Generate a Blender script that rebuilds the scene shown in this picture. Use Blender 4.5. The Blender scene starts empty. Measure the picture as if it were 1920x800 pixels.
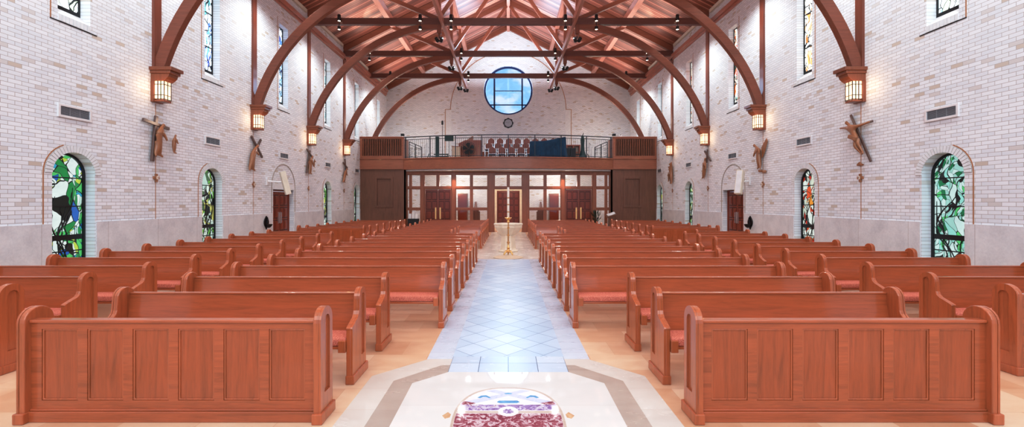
import bpy, bmesh, math, random
from mathutils import Vector, Matrix
from mathutils.geometry import tessellate_polygon
random.seed(7)
PI = math.pi
sc = bpy.context.scene
COL = sc.collection

# ------------------------------------------------------------------ measures
W = 8.47            # half width of the nave
EYE = 1.75
YB = 30.46          # back wall
YS = 25.3           # glass screen under the gallery
WT = 0.36           # wall thickness
F = 820.0
BAYW = [8.54, 12.52, 16.5, 20.5, 24.45, 28.5]      # window bays
BAYT = [10.5, 14.53, 18.53, 22.53, 26.5]           # trusses
ORD = ['first', 'second', 'third', 'fourth', 'fifth', 'sixth', 'seventh', 'eighth', 'ninth', 'tenth', 'eleventh', 'twelfth',
       'thirteenth', 'fourteenth', 'fifteenth', 'sixteenth', 'seventeenth', 'eighteenth', 'nineteenth', 'twentieth']

# ------------------------------------------------------------------ materials
def srgb(r, g, b):
    f = lambda c: (c/255/12.92) if c/255 <= 0.04045 else ((c/255+0.055)/1.055)**2.4
    return (f(r), f(g), f(b), 1)

class NT:
    def __init__(s, name):
        s.m = bpy.data.materials.new(name); s.m.use_nodes = True
        s.t = s.m.node_tree; s.b = s.t.nodes['Principled BSDF']; s.out = s.t.nodes['Material Output']
    def n(s, typ, **kw):
        o = s.t.nodes.new(typ)
        for k, v in kw.items(): setattr(o, k, v)
        return o
    def l(s, a, b): s.t.links.new(a, b)
    def val(s, node, name, v):
        if hasattr(v, 'is_output') or isinstance(v, bpy.types.NodeSocket): s.l(v, node.inputs[name])
        else: node.inputs[name].default_value = v
    def math(s, op, a, b=None):
        m = s.n('ShaderNodeMath', operation=op); s.val(m, 0, a)
        if b is not None: s.val(m, 1, b)
        return m.outputs[0]
    def ramp(s, fac, stops, interp='LINEAR'):
        r = s.n('ShaderNodeValToRGB'); r.color_ramp.interpolation = interp
        e = r.color_ramp.elements
        while len(e) < len(stops): e.new(0.5)
        for i, (p, c) in enumerate(stops): e[i].position = p; e[i].color = c
        s.l(fac, r.inputs[0]); return r.outputs[0]
    def mix(s, fac, a, b, mode='MIX'):
        m = s.n('ShaderNodeMix', data_type='RGBA', blend_type=mode)
        s.val(m, 0, fac); s.val(m, 6, a); s.val(m, 7, b); return m.outputs[2]
    def coord(s, order=None, scale=(1, 1, 1), rot=(0, 0, 0), loc=(0, 0, 0)):
        tc = s.n('ShaderNodeTexCoord'); v = tc.outputs['Object']
        if order:
            sp = s.n('ShaderNodeSeparateXYZ'); cb = s.n('ShaderNodeCombineXYZ'); s.l(v, sp.inputs[0])
            for i, c in enumerate(order):
                if c in 'XYZ': s.l(sp.outputs['XYZ'.index(c)], cb.inputs[i])
            v = cb.outputs[0]
        mp = s.n('ShaderNodeMapping'); s.l(v, mp.inputs[0])
        mp.inputs['Scale'].default_value = scale; mp.inputs['Rotation'].default_value = rot; mp.inputs['Location'].default_value = loc
        return mp.outputs[0]
    def noise(s, v, scale, detail=4, rough=0.5, dist=0.0):
        n = s.n('ShaderNodeTexNoise'); s.l(v, n.inputs['Vector'])
        n.inputs['Scale'].default_value = scale; n.inputs['Detail'].default_value = detail
        n.inputs['Roughness'].default_value = rough; n.inputs['Distortion'].default_value = dist
        return n.outputs['Fac']
    def bump(s, h, strength, dist=0.01):
        b = s.n('ShaderNodeBump'); b.inputs['Strength'].default_value = strength; b.inputs['Distance'].default_value = dist
        s.l(h, b.inputs['Height']); s.l(b.outputs[0], s.b.inputs['Normal'])
    def set(s, **kw):
        for k, v in kw.items(): s.val(s.b, k.replace('_', ' '), v)
        return s.m

def plain(name, c, rough=0.5, metal=0.0, var=0.06, scale=6, spec=0.5, coat=0):
    t = NT(name); v = t.coord()
    f = t.noise(v, scale, 3)
    k = lambda x: tuple(min(1, a*x) for a in c[:3]) + (1,)
    col = t.ramp(f, [(0.3, k(1-var)), (0.7, k(1+var))])
    t.set(Base_Color=col, Roughness=rough, Metallic=metal, Specular_IOR_Level=spec, Coat_Weight=coat)
    return t.m

def wood(name, c, axis='X', rough=0.30, contrast=0.12, coat=0.7, scale=1.0):
    t = NT(name)
    st = {'X': (0.9, 14, 14), 'Y': (14, 0.9, 14), 'Z': (14, 14, 0.9)}[axis]
    v = t.coord(scale=tuple(a*scale for a in st))
    f1 = t.noise(v, 1.3, 6, 0.62, 1.2)
    f2 = t.noise(t.coord(scale=tuple(a*scale*5 for a in st)), 2.0, 3, 0.6)
    f3 = t.noise(t.coord(), 0.9, 2)
    f = t.math('ADD', t.math('MULTIPLY', f1, 0.6), t.math('ADD', t.math('MULTIPLY', f2, 0.22), t.math('MULTIPLY', f3, 0.22)))
    k = lambda x: tuple(min(1, a*x) for a in c[:3]) + (1,)
    col = t.ramp(f, [(0.36, k(1-2.2*contrast)), (0.5, k(1.0)), (0.66, k(1+1.6*contrast))])
    t.set(Base_Color=col, Roughness=rough, Coat_Weight=coat, Coat_Roughness=0.1)
    t.bump(f, 0.06, 0.004)
    return t.m

C_PEW = srgb(176, 95, 58)
M = {}
M['pew_h'] = wood('pew_wood_horizontal', C_PEW, 'X')
M['pew_v'] = wood('pew_wood_vertical', srgb(180, 100, 62), "Z")
M['pew_panel'] = wood('pew_panel_wood', srgb(170, 89, 52), "Z", contrast=0.12)
M['truss'] = wood('truss_wood', srgb(140, 80, 60), 'X', rough=0.38, coat=0.2)
M['tie'] = wood('tie_beam_wood', srgb(112, 66, 56), 'X', rough=0.38, coat=0.2)
M['truss_y'] = wood('purlin_wood', srgb(184, 122, 104), 'Y', rough=0.3, coat=0.4)
M['truss_z'] = wood('post_wood', srgb(132, 72, 54), 'Z', rough=0.3, coat=0.4)
M['orange_wood'] = wood('corbel_wood', srgb(136, 80, 56), 'Z', rough=0.35, coat=0.3)
M['gal'] = wood('gallery_wood', srgb(158, 96, 72), 'X', rough=0.4, coat=0.2, contrast=0.12)
M['gal_z'] = wood('gallery_panel_wood', srgb(120, 78, 62), 'Z', rough=0.45, coat=0.15, contrast=0.16)
M['scr'] = wood('screen_wood', srgb(152, 90, 66), 'Z', rough=0.35, coat=0.2)
M['door'] = wood('door_wood', srgb(124, 50, 32), 'Z', rough=0.3, coat=0.4)
M['door_side'] = wood('side_door_wood', srgb(142, 60, 38), 'Z', rough=0.3, coat=0.4)
M['carve'] = wood('carved_figure_wood', srgb(158, 106, 72), 'Z', rough=0.4, scale=2)
M['cross'] = wood('carved_cross_wood', srgb(104, 78, 72), 'Z', rough=0.45, scale=2)
M['door_groove'] = plain('door_groove_shadow', srgb(48, 18, 14), 0.5)
M['vent_dark'] = plain('vent_shadow', srgb(70, 76, 86), 0.6)
M['black'] = plain('black_metal', srgb(28, 28, 32), 0.4)
M['iron'] = plain('railing_iron', srgb(52, 56, 66), 0.4, 0.6)
M['dark'] = plain('dark_void', srgb(34, 26, 26), 0.7)
M['brass'] = plain('brass', srgb(232, 188, 128), 0.28, 0.85)
M['gold_plate'] = plain('pull_plate_brass', srgb(235, 195, 140), 0.3, 0.8)
M['steel'] = plain('brushed_steel', srgb(205, 205, 210), 0.3, 0.9)
M['white_paint'] = plain('white_paint', srgb(225, 224, 226), 0.5)
M['cream'] = plain('cream_plaster', srgb(222, 214, 200), 0.6)
M['cornice'] = plain('cornice_paint', srgb(214, 205, 190), 0.5)
M['louver'] = plain('louver_metal', srgb(176, 182, 192), 0.4, 0.5)
M['marble'] = plain('font_marble', srgb(232, 214, 196), 0.35, var=0.08, scale=4)
M['candle'] = plain('candle_wax', srgb(238, 226, 214), 0.45)
M['blue_cloth'] = plain('blue_cover_cloth', srgb(28, 70, 104), 0.8, var=0.25, scale=4)
M['green_metal'] = plain('dark_green_metal', srgb(40, 66, 66), 0.5)
M['seat_grey'] = plain('chair_vinyl', srgb(80, 84, 100), 0.5)
M['seat_brown'] = plain('chair_wood_back', srgb(150, 84, 72), 0.4)
M['chrome'] = plain('chair_steel', srgb(220, 224, 232), 0.2, 0.8)
M['clock'] = plain('clock_face', srgb(176, 182, 194), 0.4)
M['bronze'] = plain('dark_bronze', srgb(44, 40, 42), 0.3, 0.7)
M['mat'] = plain('tan_mat', srgb(206, 184, 164), 0.6)

def cushion_mat():
    t = NT('red_woven_fabric'); v = t.coord()
    f = t.noise(v, 130, 2, 0.8)
    g = t.noise(v, 6, 2)
    col = t.ramp(f, [(0.32, srgb(172, 82, 66)), (0.5, srgb(204, 116, 96)), (0.7, srgb(236, 170, 146))])
    t.set(Base_Color=col, Roughness=0.85); t.bump(f, 0.3, 0.003)
    return t.m
M['cushion'] = cushion_mat()

def brick(name, order, tint=1.0):
    t = NT(name); v = t.coord(order)
    b = t.n('ShaderNodeTexBrick'); t.l(v, b.inputs['Vector'])
    b.offset = 0.5
    b.inputs['Color1'].default_value = (0, 0, 0, 1); b.inputs['Color2'].default_value = (1, 1, 1, 1); b.inputs['Mortar'].default_value = (0, 0, 0, 1)
    b.inputs['Scale'].default_value = 1.0; b.inputs['Mortar Size'].default_value = 0.0042
    b.inputs['Mortar Smooth'].default_value = 0.25; b.inputs['Bias'].default_value = 0.0
    b.inputs['Brick Width'].default_value = 0.2145; b.inputs['Row Height'].default_value = 0.0726
    c = lambda r, g, bb: tuple(x*tint for x in srgb(r, g, bb)[:3]) + (1,)
    col = t.ramp(b.outputs['Color'], [(0, c(230, 234, 240)), (0.3, c(235, 239, 245)), (0.65, c(225, 230, 237)),
                                      (0.94, c(214, 212, 212)), (0.978, c(206, 197, 188))], 'CONSTANT')
    big = t.noise(v, 0.5, 2)
    col = t.mix(t.math('MULTIPLY', big, 0.12), col, c(212, 214, 218))
    col = t.mix(b.outputs['Fac'], col, c(180, 174, 172))
    t.set(Base_Color=col, Roughness=0.8, Specular_IOR_Level=0.2)
    inv = t.math('SUBTRACT', 1.0, b.outputs['Fac'])
    t.bump(inv, 0.2, 0.005)
    return t.m
M['brick_side'] = brick('cream_brick_side', 'YZ-')
M['brick_back'] = brick('cream_brick_back', 'XZ-')
M['brick_plain'] = plain('cream_brick_unit', srgb(226, 230, 234), 0.8, var=0.06, scale=9, spec=0.2)
M['mortar'] = plain('mortar', srgb(168, 158, 150), 0.9)
M['rust'] = plain('brown_line', srgb(178, 128, 92), 0.7)

def stone():
    t = NT('wainscot_stone'); v = t.coord('YZX')
    b = t.n('ShaderNodeTexBrick'); t.l(v, b.inputs['Vector']); b.offset = 0.0
    b.inputs['Scale'].default_value = 1; b.inputs['Brick Width'].default_value = 1.32; b.inputs['Row Height'].default_value = 1.38
    b.inputs['Mortar Size'].default_value = 0.003
    vv = t.coord()
    f = t.math('ADD', t.math('MULTIPLY', t.noise(vv, 3, 6, 0.6), 0.6), t.math('MULTIPLY', t.noise(vv, 22, 5, 0.7), 0.4))
    col = t.ramp(f, [(0.35, srgb(204, 205, 210)), (0.5, srgb(217, 218, 222)), (0.65, srgb(227, 228, 231))])
    col = t.mix(b.outputs['Fac'], col, srgb(170, 160, 158))
    t.set(Base_Color=col, Roughness=0.4); return t.m
M['stone'] = stone()

def tiles(name, w, h, cols, grout, rough=0.25, rot=0.0, ms=0.003, offset=0.0, loc=(0, 0, 0), marble=0.5):
    t = NT(name); v = t.coord(rot=(0, 0, rot), loc=loc)
    b = t.n('ShaderNodeTexBrick'); t.l(v, b.inputs['Vector']); b.offset = offset
    b.inputs['Color1'].default_value = (0, 0, 0, 1); b.inputs['Color2'].default_value = (1, 1, 1, 1)
    b.inputs['Scale'].default_value = 1; b.inputs['Brick Width'].default_value = w; b.inputs['Row Height'].default_value = h
    b.inputs['Mortar Size'].default_value = ms; b.inputs['Mortar Smooth'].default_value = 0.1
    f = t.noise(t.coord(scale=(1, 2.2, 1)), 2.6, 6, 0.6, 0.6)
    fac = t.math('ADD', t.math('MULTIPLY', b.outputs['Color'], 1-marble), t.math('MULTIPLY', f, marble))
    col = t.ramp(fac, [(0.2, cols[0]), (0.5, cols[1]), (0.8, cols[2])])
    col = t.mix(b.outputs['Fac'], col, grout)
    r = t.math('ADD', rough, t.math('MULTIPLY', f, 0.12))
    t.set(Base_Color=col, Roughness=r); return t.m
M['floor'] = tiles('beige_floor_tile', 0.61, 0.455, [srgb(202, 156, 124), srgb(216, 177, 148), srgb(228, 200, 176)], srgb(200, 160, 128), 0.26, offset=0.5, ms=0.002)
M['diamond'] = tiles('aisle_diamond_tile', 0.2945, 0.2945, [srgb(176, 192, 214), srgb(190, 204, 224), srgb(206, 217, 233)], srgb(96, 112, 146), 0.24, rot=PI/4, ms=0.004, loc=(0, 0.02, 0), marble=0.6)  # bluish daylight reflection is put into the aisle tile colour
M['border'] = tiles('aisle_border_tile', 5.0, 0.37, [srgb(192, 198, 212), srgb(198, 204, 218), srgb(204, 210, 222)], srgb(170, 172, 186), 0.22, loc=(2.5, 0.1, 0), ms=0.003)
M['cross_tile'] = tiles('crossing_tile', 0.31, 0.28, [srgb(174, 188, 210), srgb(188, 199, 218), srgb(202, 211, 226)], srgb(92, 98, 116), 0.2, loc=(0.0, 0.02, 0), ms=0.004)
M['cream_tile'] = tiles('cream_floor_tile', 0.61, 0.61, [srgb(206, 194, 184), srgb(216, 205, 196), srgb(224, 215, 208)], srgb(186, 172, 162), 0.2)
M['oct_white'] = tiles('polished_ivory_stone', 3.0, 0.78, [srgb(216, 209, 205), srgb(222, 215, 211), srgb(226, 220, 216)], srgb(206, 196, 192), -0.035, loc=(1.5, 0.15, 0), ms=0.0016)
M['oct_brown'] = tiles('taupe_band_tile', 9.0, 0.42, [srgb(172, 156, 146), srgb(182, 166, 156), srgb(190, 176, 167)], srgb(182, 166, 158), 0.2, loc=(4.5, 0.1, 0))
M['oct_light'] = tiles('light_band_tile', 9.0, 0.42, [srgb(208, 198, 190), srgb(214, 204, 196), srgb(219, 210, 203)], srgb(208, 192, 182), 0.2, loc=(4.5, 0.1, 0))

def veined(name, stops, rough=0.06, scale=7):
    t = NT(name); v = t.coord()
    f = t.noise(v, scale, 8, 0.65, 1.6)
    t.set(Base_Color=t.ramp(f, stops), Roughness=rough); return t.m
M['purple'] = veined('purple_veined_marble', [(0.3, srgb(120, 70, 110)), (0.47, srgb(150, 120, 170)), (0.55, srgb(214, 206, 220)), (0.68, srgb(136, 60, 80))], scale=12)
M['maroon'] = veined('maroon_veined_marble', [(0.3, srgb(120, 50, 66)), (0.5, srgb(156, 84, 100)), (0.6, srgb(222, 206, 210)), (0.7, srgb(130, 56, 74))], scale=14)
M['lilac'] = veined('lilac_marble', [(0.3, srgb(170, 176, 206)), (0.5, srgb(206, 206, 224)), (0.7, srgb(180, 178, 208))])
M['med_white'] = veined('medallion_ivory', [(0.3, srgb(226, 216, 216)), (0.7, srgb(240, 234, 232))])
M['med_blue'] = veined('medallion_blue', [(0.3, srgb(70, 130, 178)), (0.7, srgb(124, 176, 212))])
M['med_ring'] = veined('medallion_taupe', [(0.3, srgb(190, 168, 156)), (0.7, srgb(208, 188, 176))])
M['med_tan'] = veined('medallion_tan', [(0.3, srgb(196, 150, 116)), (0.7, srgb(222, 186, 156))])

def deck():
    t = NT('cedar_roof_deck'); tc = t.coord()
    sp = t.n('ShaderNodeSeparateXYZ'); t.l(tc, sp.inputs[0])
    y = t.math('DIVIDE', sp.outputs[1], 0.135)
    fl = t.math('FLOOR', y)
    wn = t.n('ShaderNodeTexWhiteNoise', noise_dimensions='1D'); t.l(fl, wn.inputs['W'])
    fr = t.math('FRACT', y)
    groove = t.math('LESS_THAN', fr, 0.16)
    g = t.noise(t.coord(scale=(0.8, 16, 0.8)), 1.5, 5, 0.6)
    fac = t.math('ADD', t.math('MULTIPLY', wn.outputs['Value'], 0.72), t.math('MULTIPLY', g, 0.3))
    col = t.ramp(fac, [(0.1, srgb(100, 54, 44)), (0.4, srgb(146, 84, 68)), (0.7, srgb(182, 116, 98)), (0.95, srgb(222, 170, 150))])
    col = t.mix(groove, col, srgb(52, 22, 18))
    t.set(Base_Color=col, Roughness=0.36, Coat_Weight=0.3, Coat_Roughness=0.2); return t.m
M['deck'] = deck()

def stained(name, palette, seed, strength=1.0, scale=(2.6, 1.7), lead=0.03, warp=0.10):
    """palette: list of (position, colour) over a random number per pane"""
    t = NT(name); v = t.coord('XZ-', loc=(seed*3.17, seed*1.31, seed))
    nz = t.n('ShaderNodeTexNoise'); t.l(v, nz.inputs['Vector']); nz.inputs['Scale'].default_value = 1.7; nz.inputs['Detail'].default_value = 2
    sub = t.n('ShaderNodeVectorMath', operation='SUBTRACT'); t.l(nz.outputs['Color'], sub.inputs[0]); sub.inputs[1].default_value = (0.5, 0.5, 0.5)
    mul = t.n('ShaderNodeVectorMath', operation='SCALE'); t.l(sub.outputs[0], mul.inputs[0]); mul.inputs['Scale'].default_value = warp*6
    add = t.n('ShaderNodeVectorMath', operation='ADD'); t.l(v, add.inputs[0]); t.l(mul.outputs[0], add.inputs[1])
    mp = t.n('ShaderNodeMapping'); t.l(add.outputs[0], mp.inputs[0]); mp.inputs['Scale'].default_value = (scale[0], scale[1], 0.0)
    def vor(sc_):
        a = t.n('ShaderNodeTexVoronoi', feature='F1'); b = t.n('ShaderNodeTexVoronoi', feature='DISTANCE_TO_EDGE')
        for q in (a, b): t.l(mp.outputs[0], q.inputs['Vector']); q.inputs['Scale'].default_value = sc_
        return a, b
    a1, e1 = vor(2.3); a2, e2 = vor(5.4)
    s1 = t.n('ShaderNodeSeparateColor'); t.l(a1.outputs['Color'], s1.inputs[0])
    s2 = t.n('ShaderNodeSeparateColor'); t.l(a2.outputs['Color'], s2.inputs[0])
    fine = t.math('GREATER_THAN', s1.outputs[1], 0.42)      # some big pieces are cut into small ones
    big = t.ramp(s1.outputs[0], palette, 'CONSTANT'); small = t.ramp(s2.outputs[0], palette, 'CONSTANT')
    col = t.mix(fine, big, small)
    streak = t.noise(v, 3.0, 4, 0.6, 1.5)
    col = t.mix(0.35, col, t.mix(1.0, col, t.ramp(streak, [(0.3, (0.45, 0.5, 0.55, 1)), (0.7, (1, 1, 1, 1))]), 'MULTIPLY'))
    l1 = t.math('LESS_THAN', e1.outputs['Distance'], lead*1.5)
    l2 = t.math('MULTIPLY', t.math('LESS_THAN', e2.outputs['Distance'], lead), fine)
    col = t.mix(t.math('MAXIMUM', l1, l2), col, (0.012, 0.014, 0.018, 1))
    t.b.inputs['Emission Strength'].default_value = strength  # glow put into the panes stands in for daylight behind them
    t.l(col, t.b.inputs['Emission Color'])
    t.set(Base_Color=(0.02, 0.02, 0.02, 1), Roughness=0.15)
    return t.m
K = (0.012, 0.016, 0.014, 1)
P_green = [(0, srgb(226, 240, 236)), (0.28, srgb(196, 226, 216)), (0.42, K), (0.455, srgb(40, 150, 84)), (0.60, srgb(92, 200, 120)), (0.76, srgb(196, 214, 90)), (0.84, srgb(40, 110, 190)), (0.93, srgb(60, 170, 200))]
P_teal = [(0, srgb(206, 232, 228)), (0.3, srgb(170, 214, 206)), (0.44, K), (0.52, srgb(24, 130, 84)), (0.72, srgb(96, 206, 130)), (0.86, srgb(160, 220, 210))]
P_olive = [(0, srgb(220, 236, 226)), (0.34, srgb(190, 216, 206)), (0.48, K), (0.62, srgb(88, 120, 84)), (0.76, srgb(120, 190, 84)), (0.9, srgb(206, 206, 120))]
P_red = [(0, srgb(222, 232, 224)), (0.34, srgb(206, 216, 200)), (0.5, srgb(40, 50, 48)), (0.64, srgb(220, 90, 30)), (0.8, srgb(190, 50, 24)), (0.9, srgb(232, 160, 60))]
P_blue = [(0, srgb(236, 244, 252)), (0.4, srgb(206, 226, 248)), (0.6, srgb(160, 200, 240)), (0.72, srgb(80, 130, 220)), (0.82, srgb(50, 80, 170)), (0.88, srgb(120, 210, 220))]
P_amber = [(0, srgb(250, 250, 246)), (0.5, srgb(240, 240, 232)), (0.8, srgb(226, 190, 150)), (0.9, srgb(236, 160, 90)), (0.95, srgb(190, 120, 60))]
P_fire = [(0, srgb(240, 240, 230)), (0.4, srgb(230, 210, 190)), (0.56, srgb(236, 110, 40)), (0.7, srgb(220, 70, 30)), (0.82, srgb(60, 70, 60)), (0.92, srgb(120, 190, 180))]
P_pale = [(0, srgb(240, 248, 250)), (0.6, srgb(214, 232, 236)), (0.8, srgb(200, 220, 190)), (0.93, srgb(150, 190, 200))]
LOWG = {(-1, 0): P_green, (-1, 1): P_olive, (-1, 3): P_olive, (-1, 4): P_olive, (1, 0): P_teal, (1, 1): P_red, (1, 3): P_olive, (1, 4): P_olive}
UPG = {-1: [P_pale, P_blue, P_blue, P_pale, P_pale, P_pale], 1: [P_pale, P_amber, P_fire, P_fire, P_pale, P_pale]}

def glass_mat(name, tint=(0.95, 0.97, 1, 1), refl=0.05):
    t = NT(name)
    tr = t.n('ShaderNodeBsdfTransparent'); tr.inputs[0].default_value = tint
    gl = t.n('ShaderNodeBsdfGlossy'); gl.inputs['Roughness'].default_value = 0.03
    f = t.noise(t.coord(), 2.0, 2)
    mx = t.n('ShaderNodeMixShader'); t.l(t.math('ADD', refl*0.8, t.math('MULTIPLY', f, refl*0.4)), mx.inputs[0])
    t.l(tr.outputs[0], mx.inputs[1]); t.l(gl.outputs[0], mx.inputs[2]); t.l(mx.outputs[0], t.out.inputs[0])
    return t.m
M['glass'] = glass_mat('clear_screen_glass')
M['glass_blue'] = glass_mat('round_window_glass', (0.86, 0.94, 1, 1), 0.05)

def emis(name, c, st, var=0.25):
    t = NT(name); f = t.noise(t.coord(), 5, 2)
    k = lambda x: tuple(a*x for a in c[:3]) + (1,)
    col = t.ramp(f, [(0.3, k(1-var)), (0.7, k(1))])
    t.l(col, t.b.inputs['Emission Color']); t.b.inputs['Emission Strength'].default_value = st
    t.set(Base_Color=c, Roughness=0.4); return t.m
M['lamp'] = emis('lantern_glass_glow', srgb(255, 226, 198), 0.72, 0.12)
M['lens'] = emis('downlight_lens', srgb(255, 240, 220), 4.0, 0.05)

# ------------------------------------------------------------------ mesh helpers
class MB:
    def __init__(s): s.bm = bmesh.new()
    def box(s, x0, x1, y0, y1, z0, z1):
        v = [s.bm.verts.new(p) for p in ((x0, y0, z0), (x1, y0, z0), (x1, y1, z0), (x0, y1, z0), (x0, y0, z1), (x1, y0, z1), (x1, y1, z1), (x0, y1, z1))]
        for f in ((0, 3, 2, 1), (4, 5, 6, 7), (0, 1, 5, 4), (1, 2, 6, 5), (2, 3, 7, 6), (3, 0, 4, 7)): s.bm.faces.new([v[i] for i in f])
        return s
    def prism(s, pts, a, b, fn, holes=()):
        """polygon pts (2d) with holes, extruded a..b; fn(u, v, w) -> 3d"""
        loops = [list(pts)] + [list(h) for h in holes]
        flat = [p for l in loops for p in l]
        tris = tessellate_polygon([[Vector((p[0], p[1], 0)) for p in l] for l in loops])
        va = [s.bm.verts.new(fn(p[0], p[1], a)) for p in flat]; vb = [s.bm.verts.new(fn(p[0], p[1], b)) for p in flat]
        if not holes and len(pts) < 60:
            s.bm.faces.new(va); s.bm.faces.new(vb[::-1])
        else:
            for t in tris:
                try: s.bm.faces.new([va[i] for i in t]); s.bm.faces.new([vb[i] for i in t[::-1]])
                except ValueError: pass
        o = 0
        for l in loops:
            n = len(l)
            for i in range(n):
                j = (i+1) % n; s.bm.faces.new((va[o+i], va[o+j], vb[o+j], vb[o+i]))
            o += n
        return s
    def bar(s, p0, p1, w, d, up=(0, 0, 1)):
        """rectangular bar from p0 to p1: w across, d in the direction nearest up"""
        p0, p1 = Vector(p0), Vector(p1); t = (p1-p0).normalized(); u = Vector(up)
        r = t.cross(u)
        if r.length < 1e-4: r = t.cross(Vector((1, 0, 0)))
        r.normalize(); u = r.cross(t).normalized()
        q = [r*(w/2)*a + u*(d/2)*b for a, b in ((-1, -1), (1, -1), (1, 1), (-1, 1))]
        a = [s.bm.verts.new(p0+k) for k in q]; b = [s.bm.verts.new(p1+k) for k in q]
        s.bm.faces.new(a[::-1]); s.bm.faces.new(b)
        for i in range(4): j = (i+1) % 4; s.bm.faces.new((a[i], a[j], b[j], b[i]))
        return s
    def tube(s, pts, r, n=10, cap=True):
        pts = [Vector(p) for p in pts]; rings = []
        rr = r if isinstance(r, (list, tuple)) else [r]*len(pts)
        for i, p in enumerate(pts):
            t = (pts[min(i+1, len(pts)-1)] - pts[max(i-1, 0)]).normalized()
            a = t.cross(Vector((0, 0, 1)))
            if a.length < 1e-3: a = Vector((1, 0, 0))
            a.normalize(); b = t.cross(a).normalized()
            rings.append([s.bm.verts.new(p + (a*math.cos(2*PI*k/n) + b*math.sin(2*PI*k/n))*rr[i]) for k in range(n)])
        for q0, q1 in zip(rings, rings[1:]):
            for k in range(n): s.bm.faces.new((q0[k], q0[(k+1) % n], q1[(k+1) % n], q1[k]))
        if cap: s.bm.faces.new(rings[0][::-1]); s.bm.faces.new(rings[-1])
        return s
    def lathe(s, prof, c=(0, 0, 0), n=24, rot=0.0):
        rings = []
        for r, z in prof:
            rings.append([s.bm.verts.new((c[0]+r*math.cos(2*PI*k/n+rot), c[1]+r*math.sin(2*PI*k/n+rot), c[2]+z)) for k in range(n)])
        for q0, q1 in zip(rings, rings[1:]):
            for k in range(n): s.bm.faces.new((q0[k], q0[(k+1) % n], q1[(k+1) % n], q1[k]))
        s.bm.faces.new(rings[0][::-1]); s.bm.faces.new(rings[-1])
        return s
    def build(s, name, mat, parent=None, bevel=0.0, smooth=False, seg=2, loc=None, rotz=0.0):
        bmesh.ops.recalc_face_normals(s.bm, faces=s.bm.faces[:])
        if bevel:
            es = [e for e in s.bm.edges if len(e.link_faces) == 2 and e.calc_face_angle(0) > 0.6]
            bmesh.ops.bevel(s.bm, geom=es, offset=bevel, segments=seg, profile=0.5, affect='EDGES', clamp_overlap=True)
        me = bpy.data.meshes.new(name); s.bm.to_mesh(me); s.bm.free(); me.materials.append(M[mat] if isinstance(mat, str) else mat)
        if smooth:
            for p in me.polygons: p.use_smooth = True
            if hasattr(me, 'set_sharp_from_angle'): me.set_sharp_from_angle(angle=0.7)
        o = bpy.data.objects.new(name, me); COL.objects.link(o)
        if parent: o.parent = parent
        if loc: o.location = loc
        o.rotation_euler.z = rotz
        return o

def thing(name, label, cat, loc=(0, 0, 0), rotz=0.0, group=None):
    o = bpy.data.objects.new(name, None); COL.objects.link(o); o.empty_display_size = 0.1
    o.location = loc; o.rotation_euler.z = rotz; tag(o, label, cat, group); return o
def tag(o, label=None, cat=None, group=None, kind=None):
    if label: o['label'] = label
    if cat: o['category'] = cat
    if group: o['group'] = group
    if kind: o['kind'] = kind
    return o
def struct(o, label=None):
    o['kind'] = 'structure'
    if label: o['label'] = label
    return o
def kids(o): return [c for c in COL.objects if c.parent == o]
def dup(root, loc, rotz=None, label=None, group=None):
    ch = kids(root)
    r = root.copy(); COL.objects.link(r); r.location = loc
    if rotz is not None: r.rotation_euler.z = rotz
    if label: r['label'] = label
    if group: r['group'] = group
    for c in ch:
        n = c.copy(); COL.objects.link(n); n.parent = r
        for g in kids(c):
            d = g.copy(); COL.objects.link(d); d.parent = n
    return r
XZ = lambda u, v, w: (u, w, v)      # polygon in x/z, extruded along y
YZ = lambda u, v, w: (w, u, v)      # polygon in y/z, extruded along x
XY = lambda u, v, w: (u, v, w)
def arc(cx, cy, r, a0, a1, n):
    return [(cx+r*math.cos(a0+(a1-a0)*i/n), cy+r*math.sin(a0+(a1-a0)*i/n)) for i in range(n+1)]
def rect(x0, x1, y0, y1): return [(x0, y0), (x1, y0), (x1, y1), (x0, y1)]
def side(s): return 'left' if s < 0 else 'right'

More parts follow.
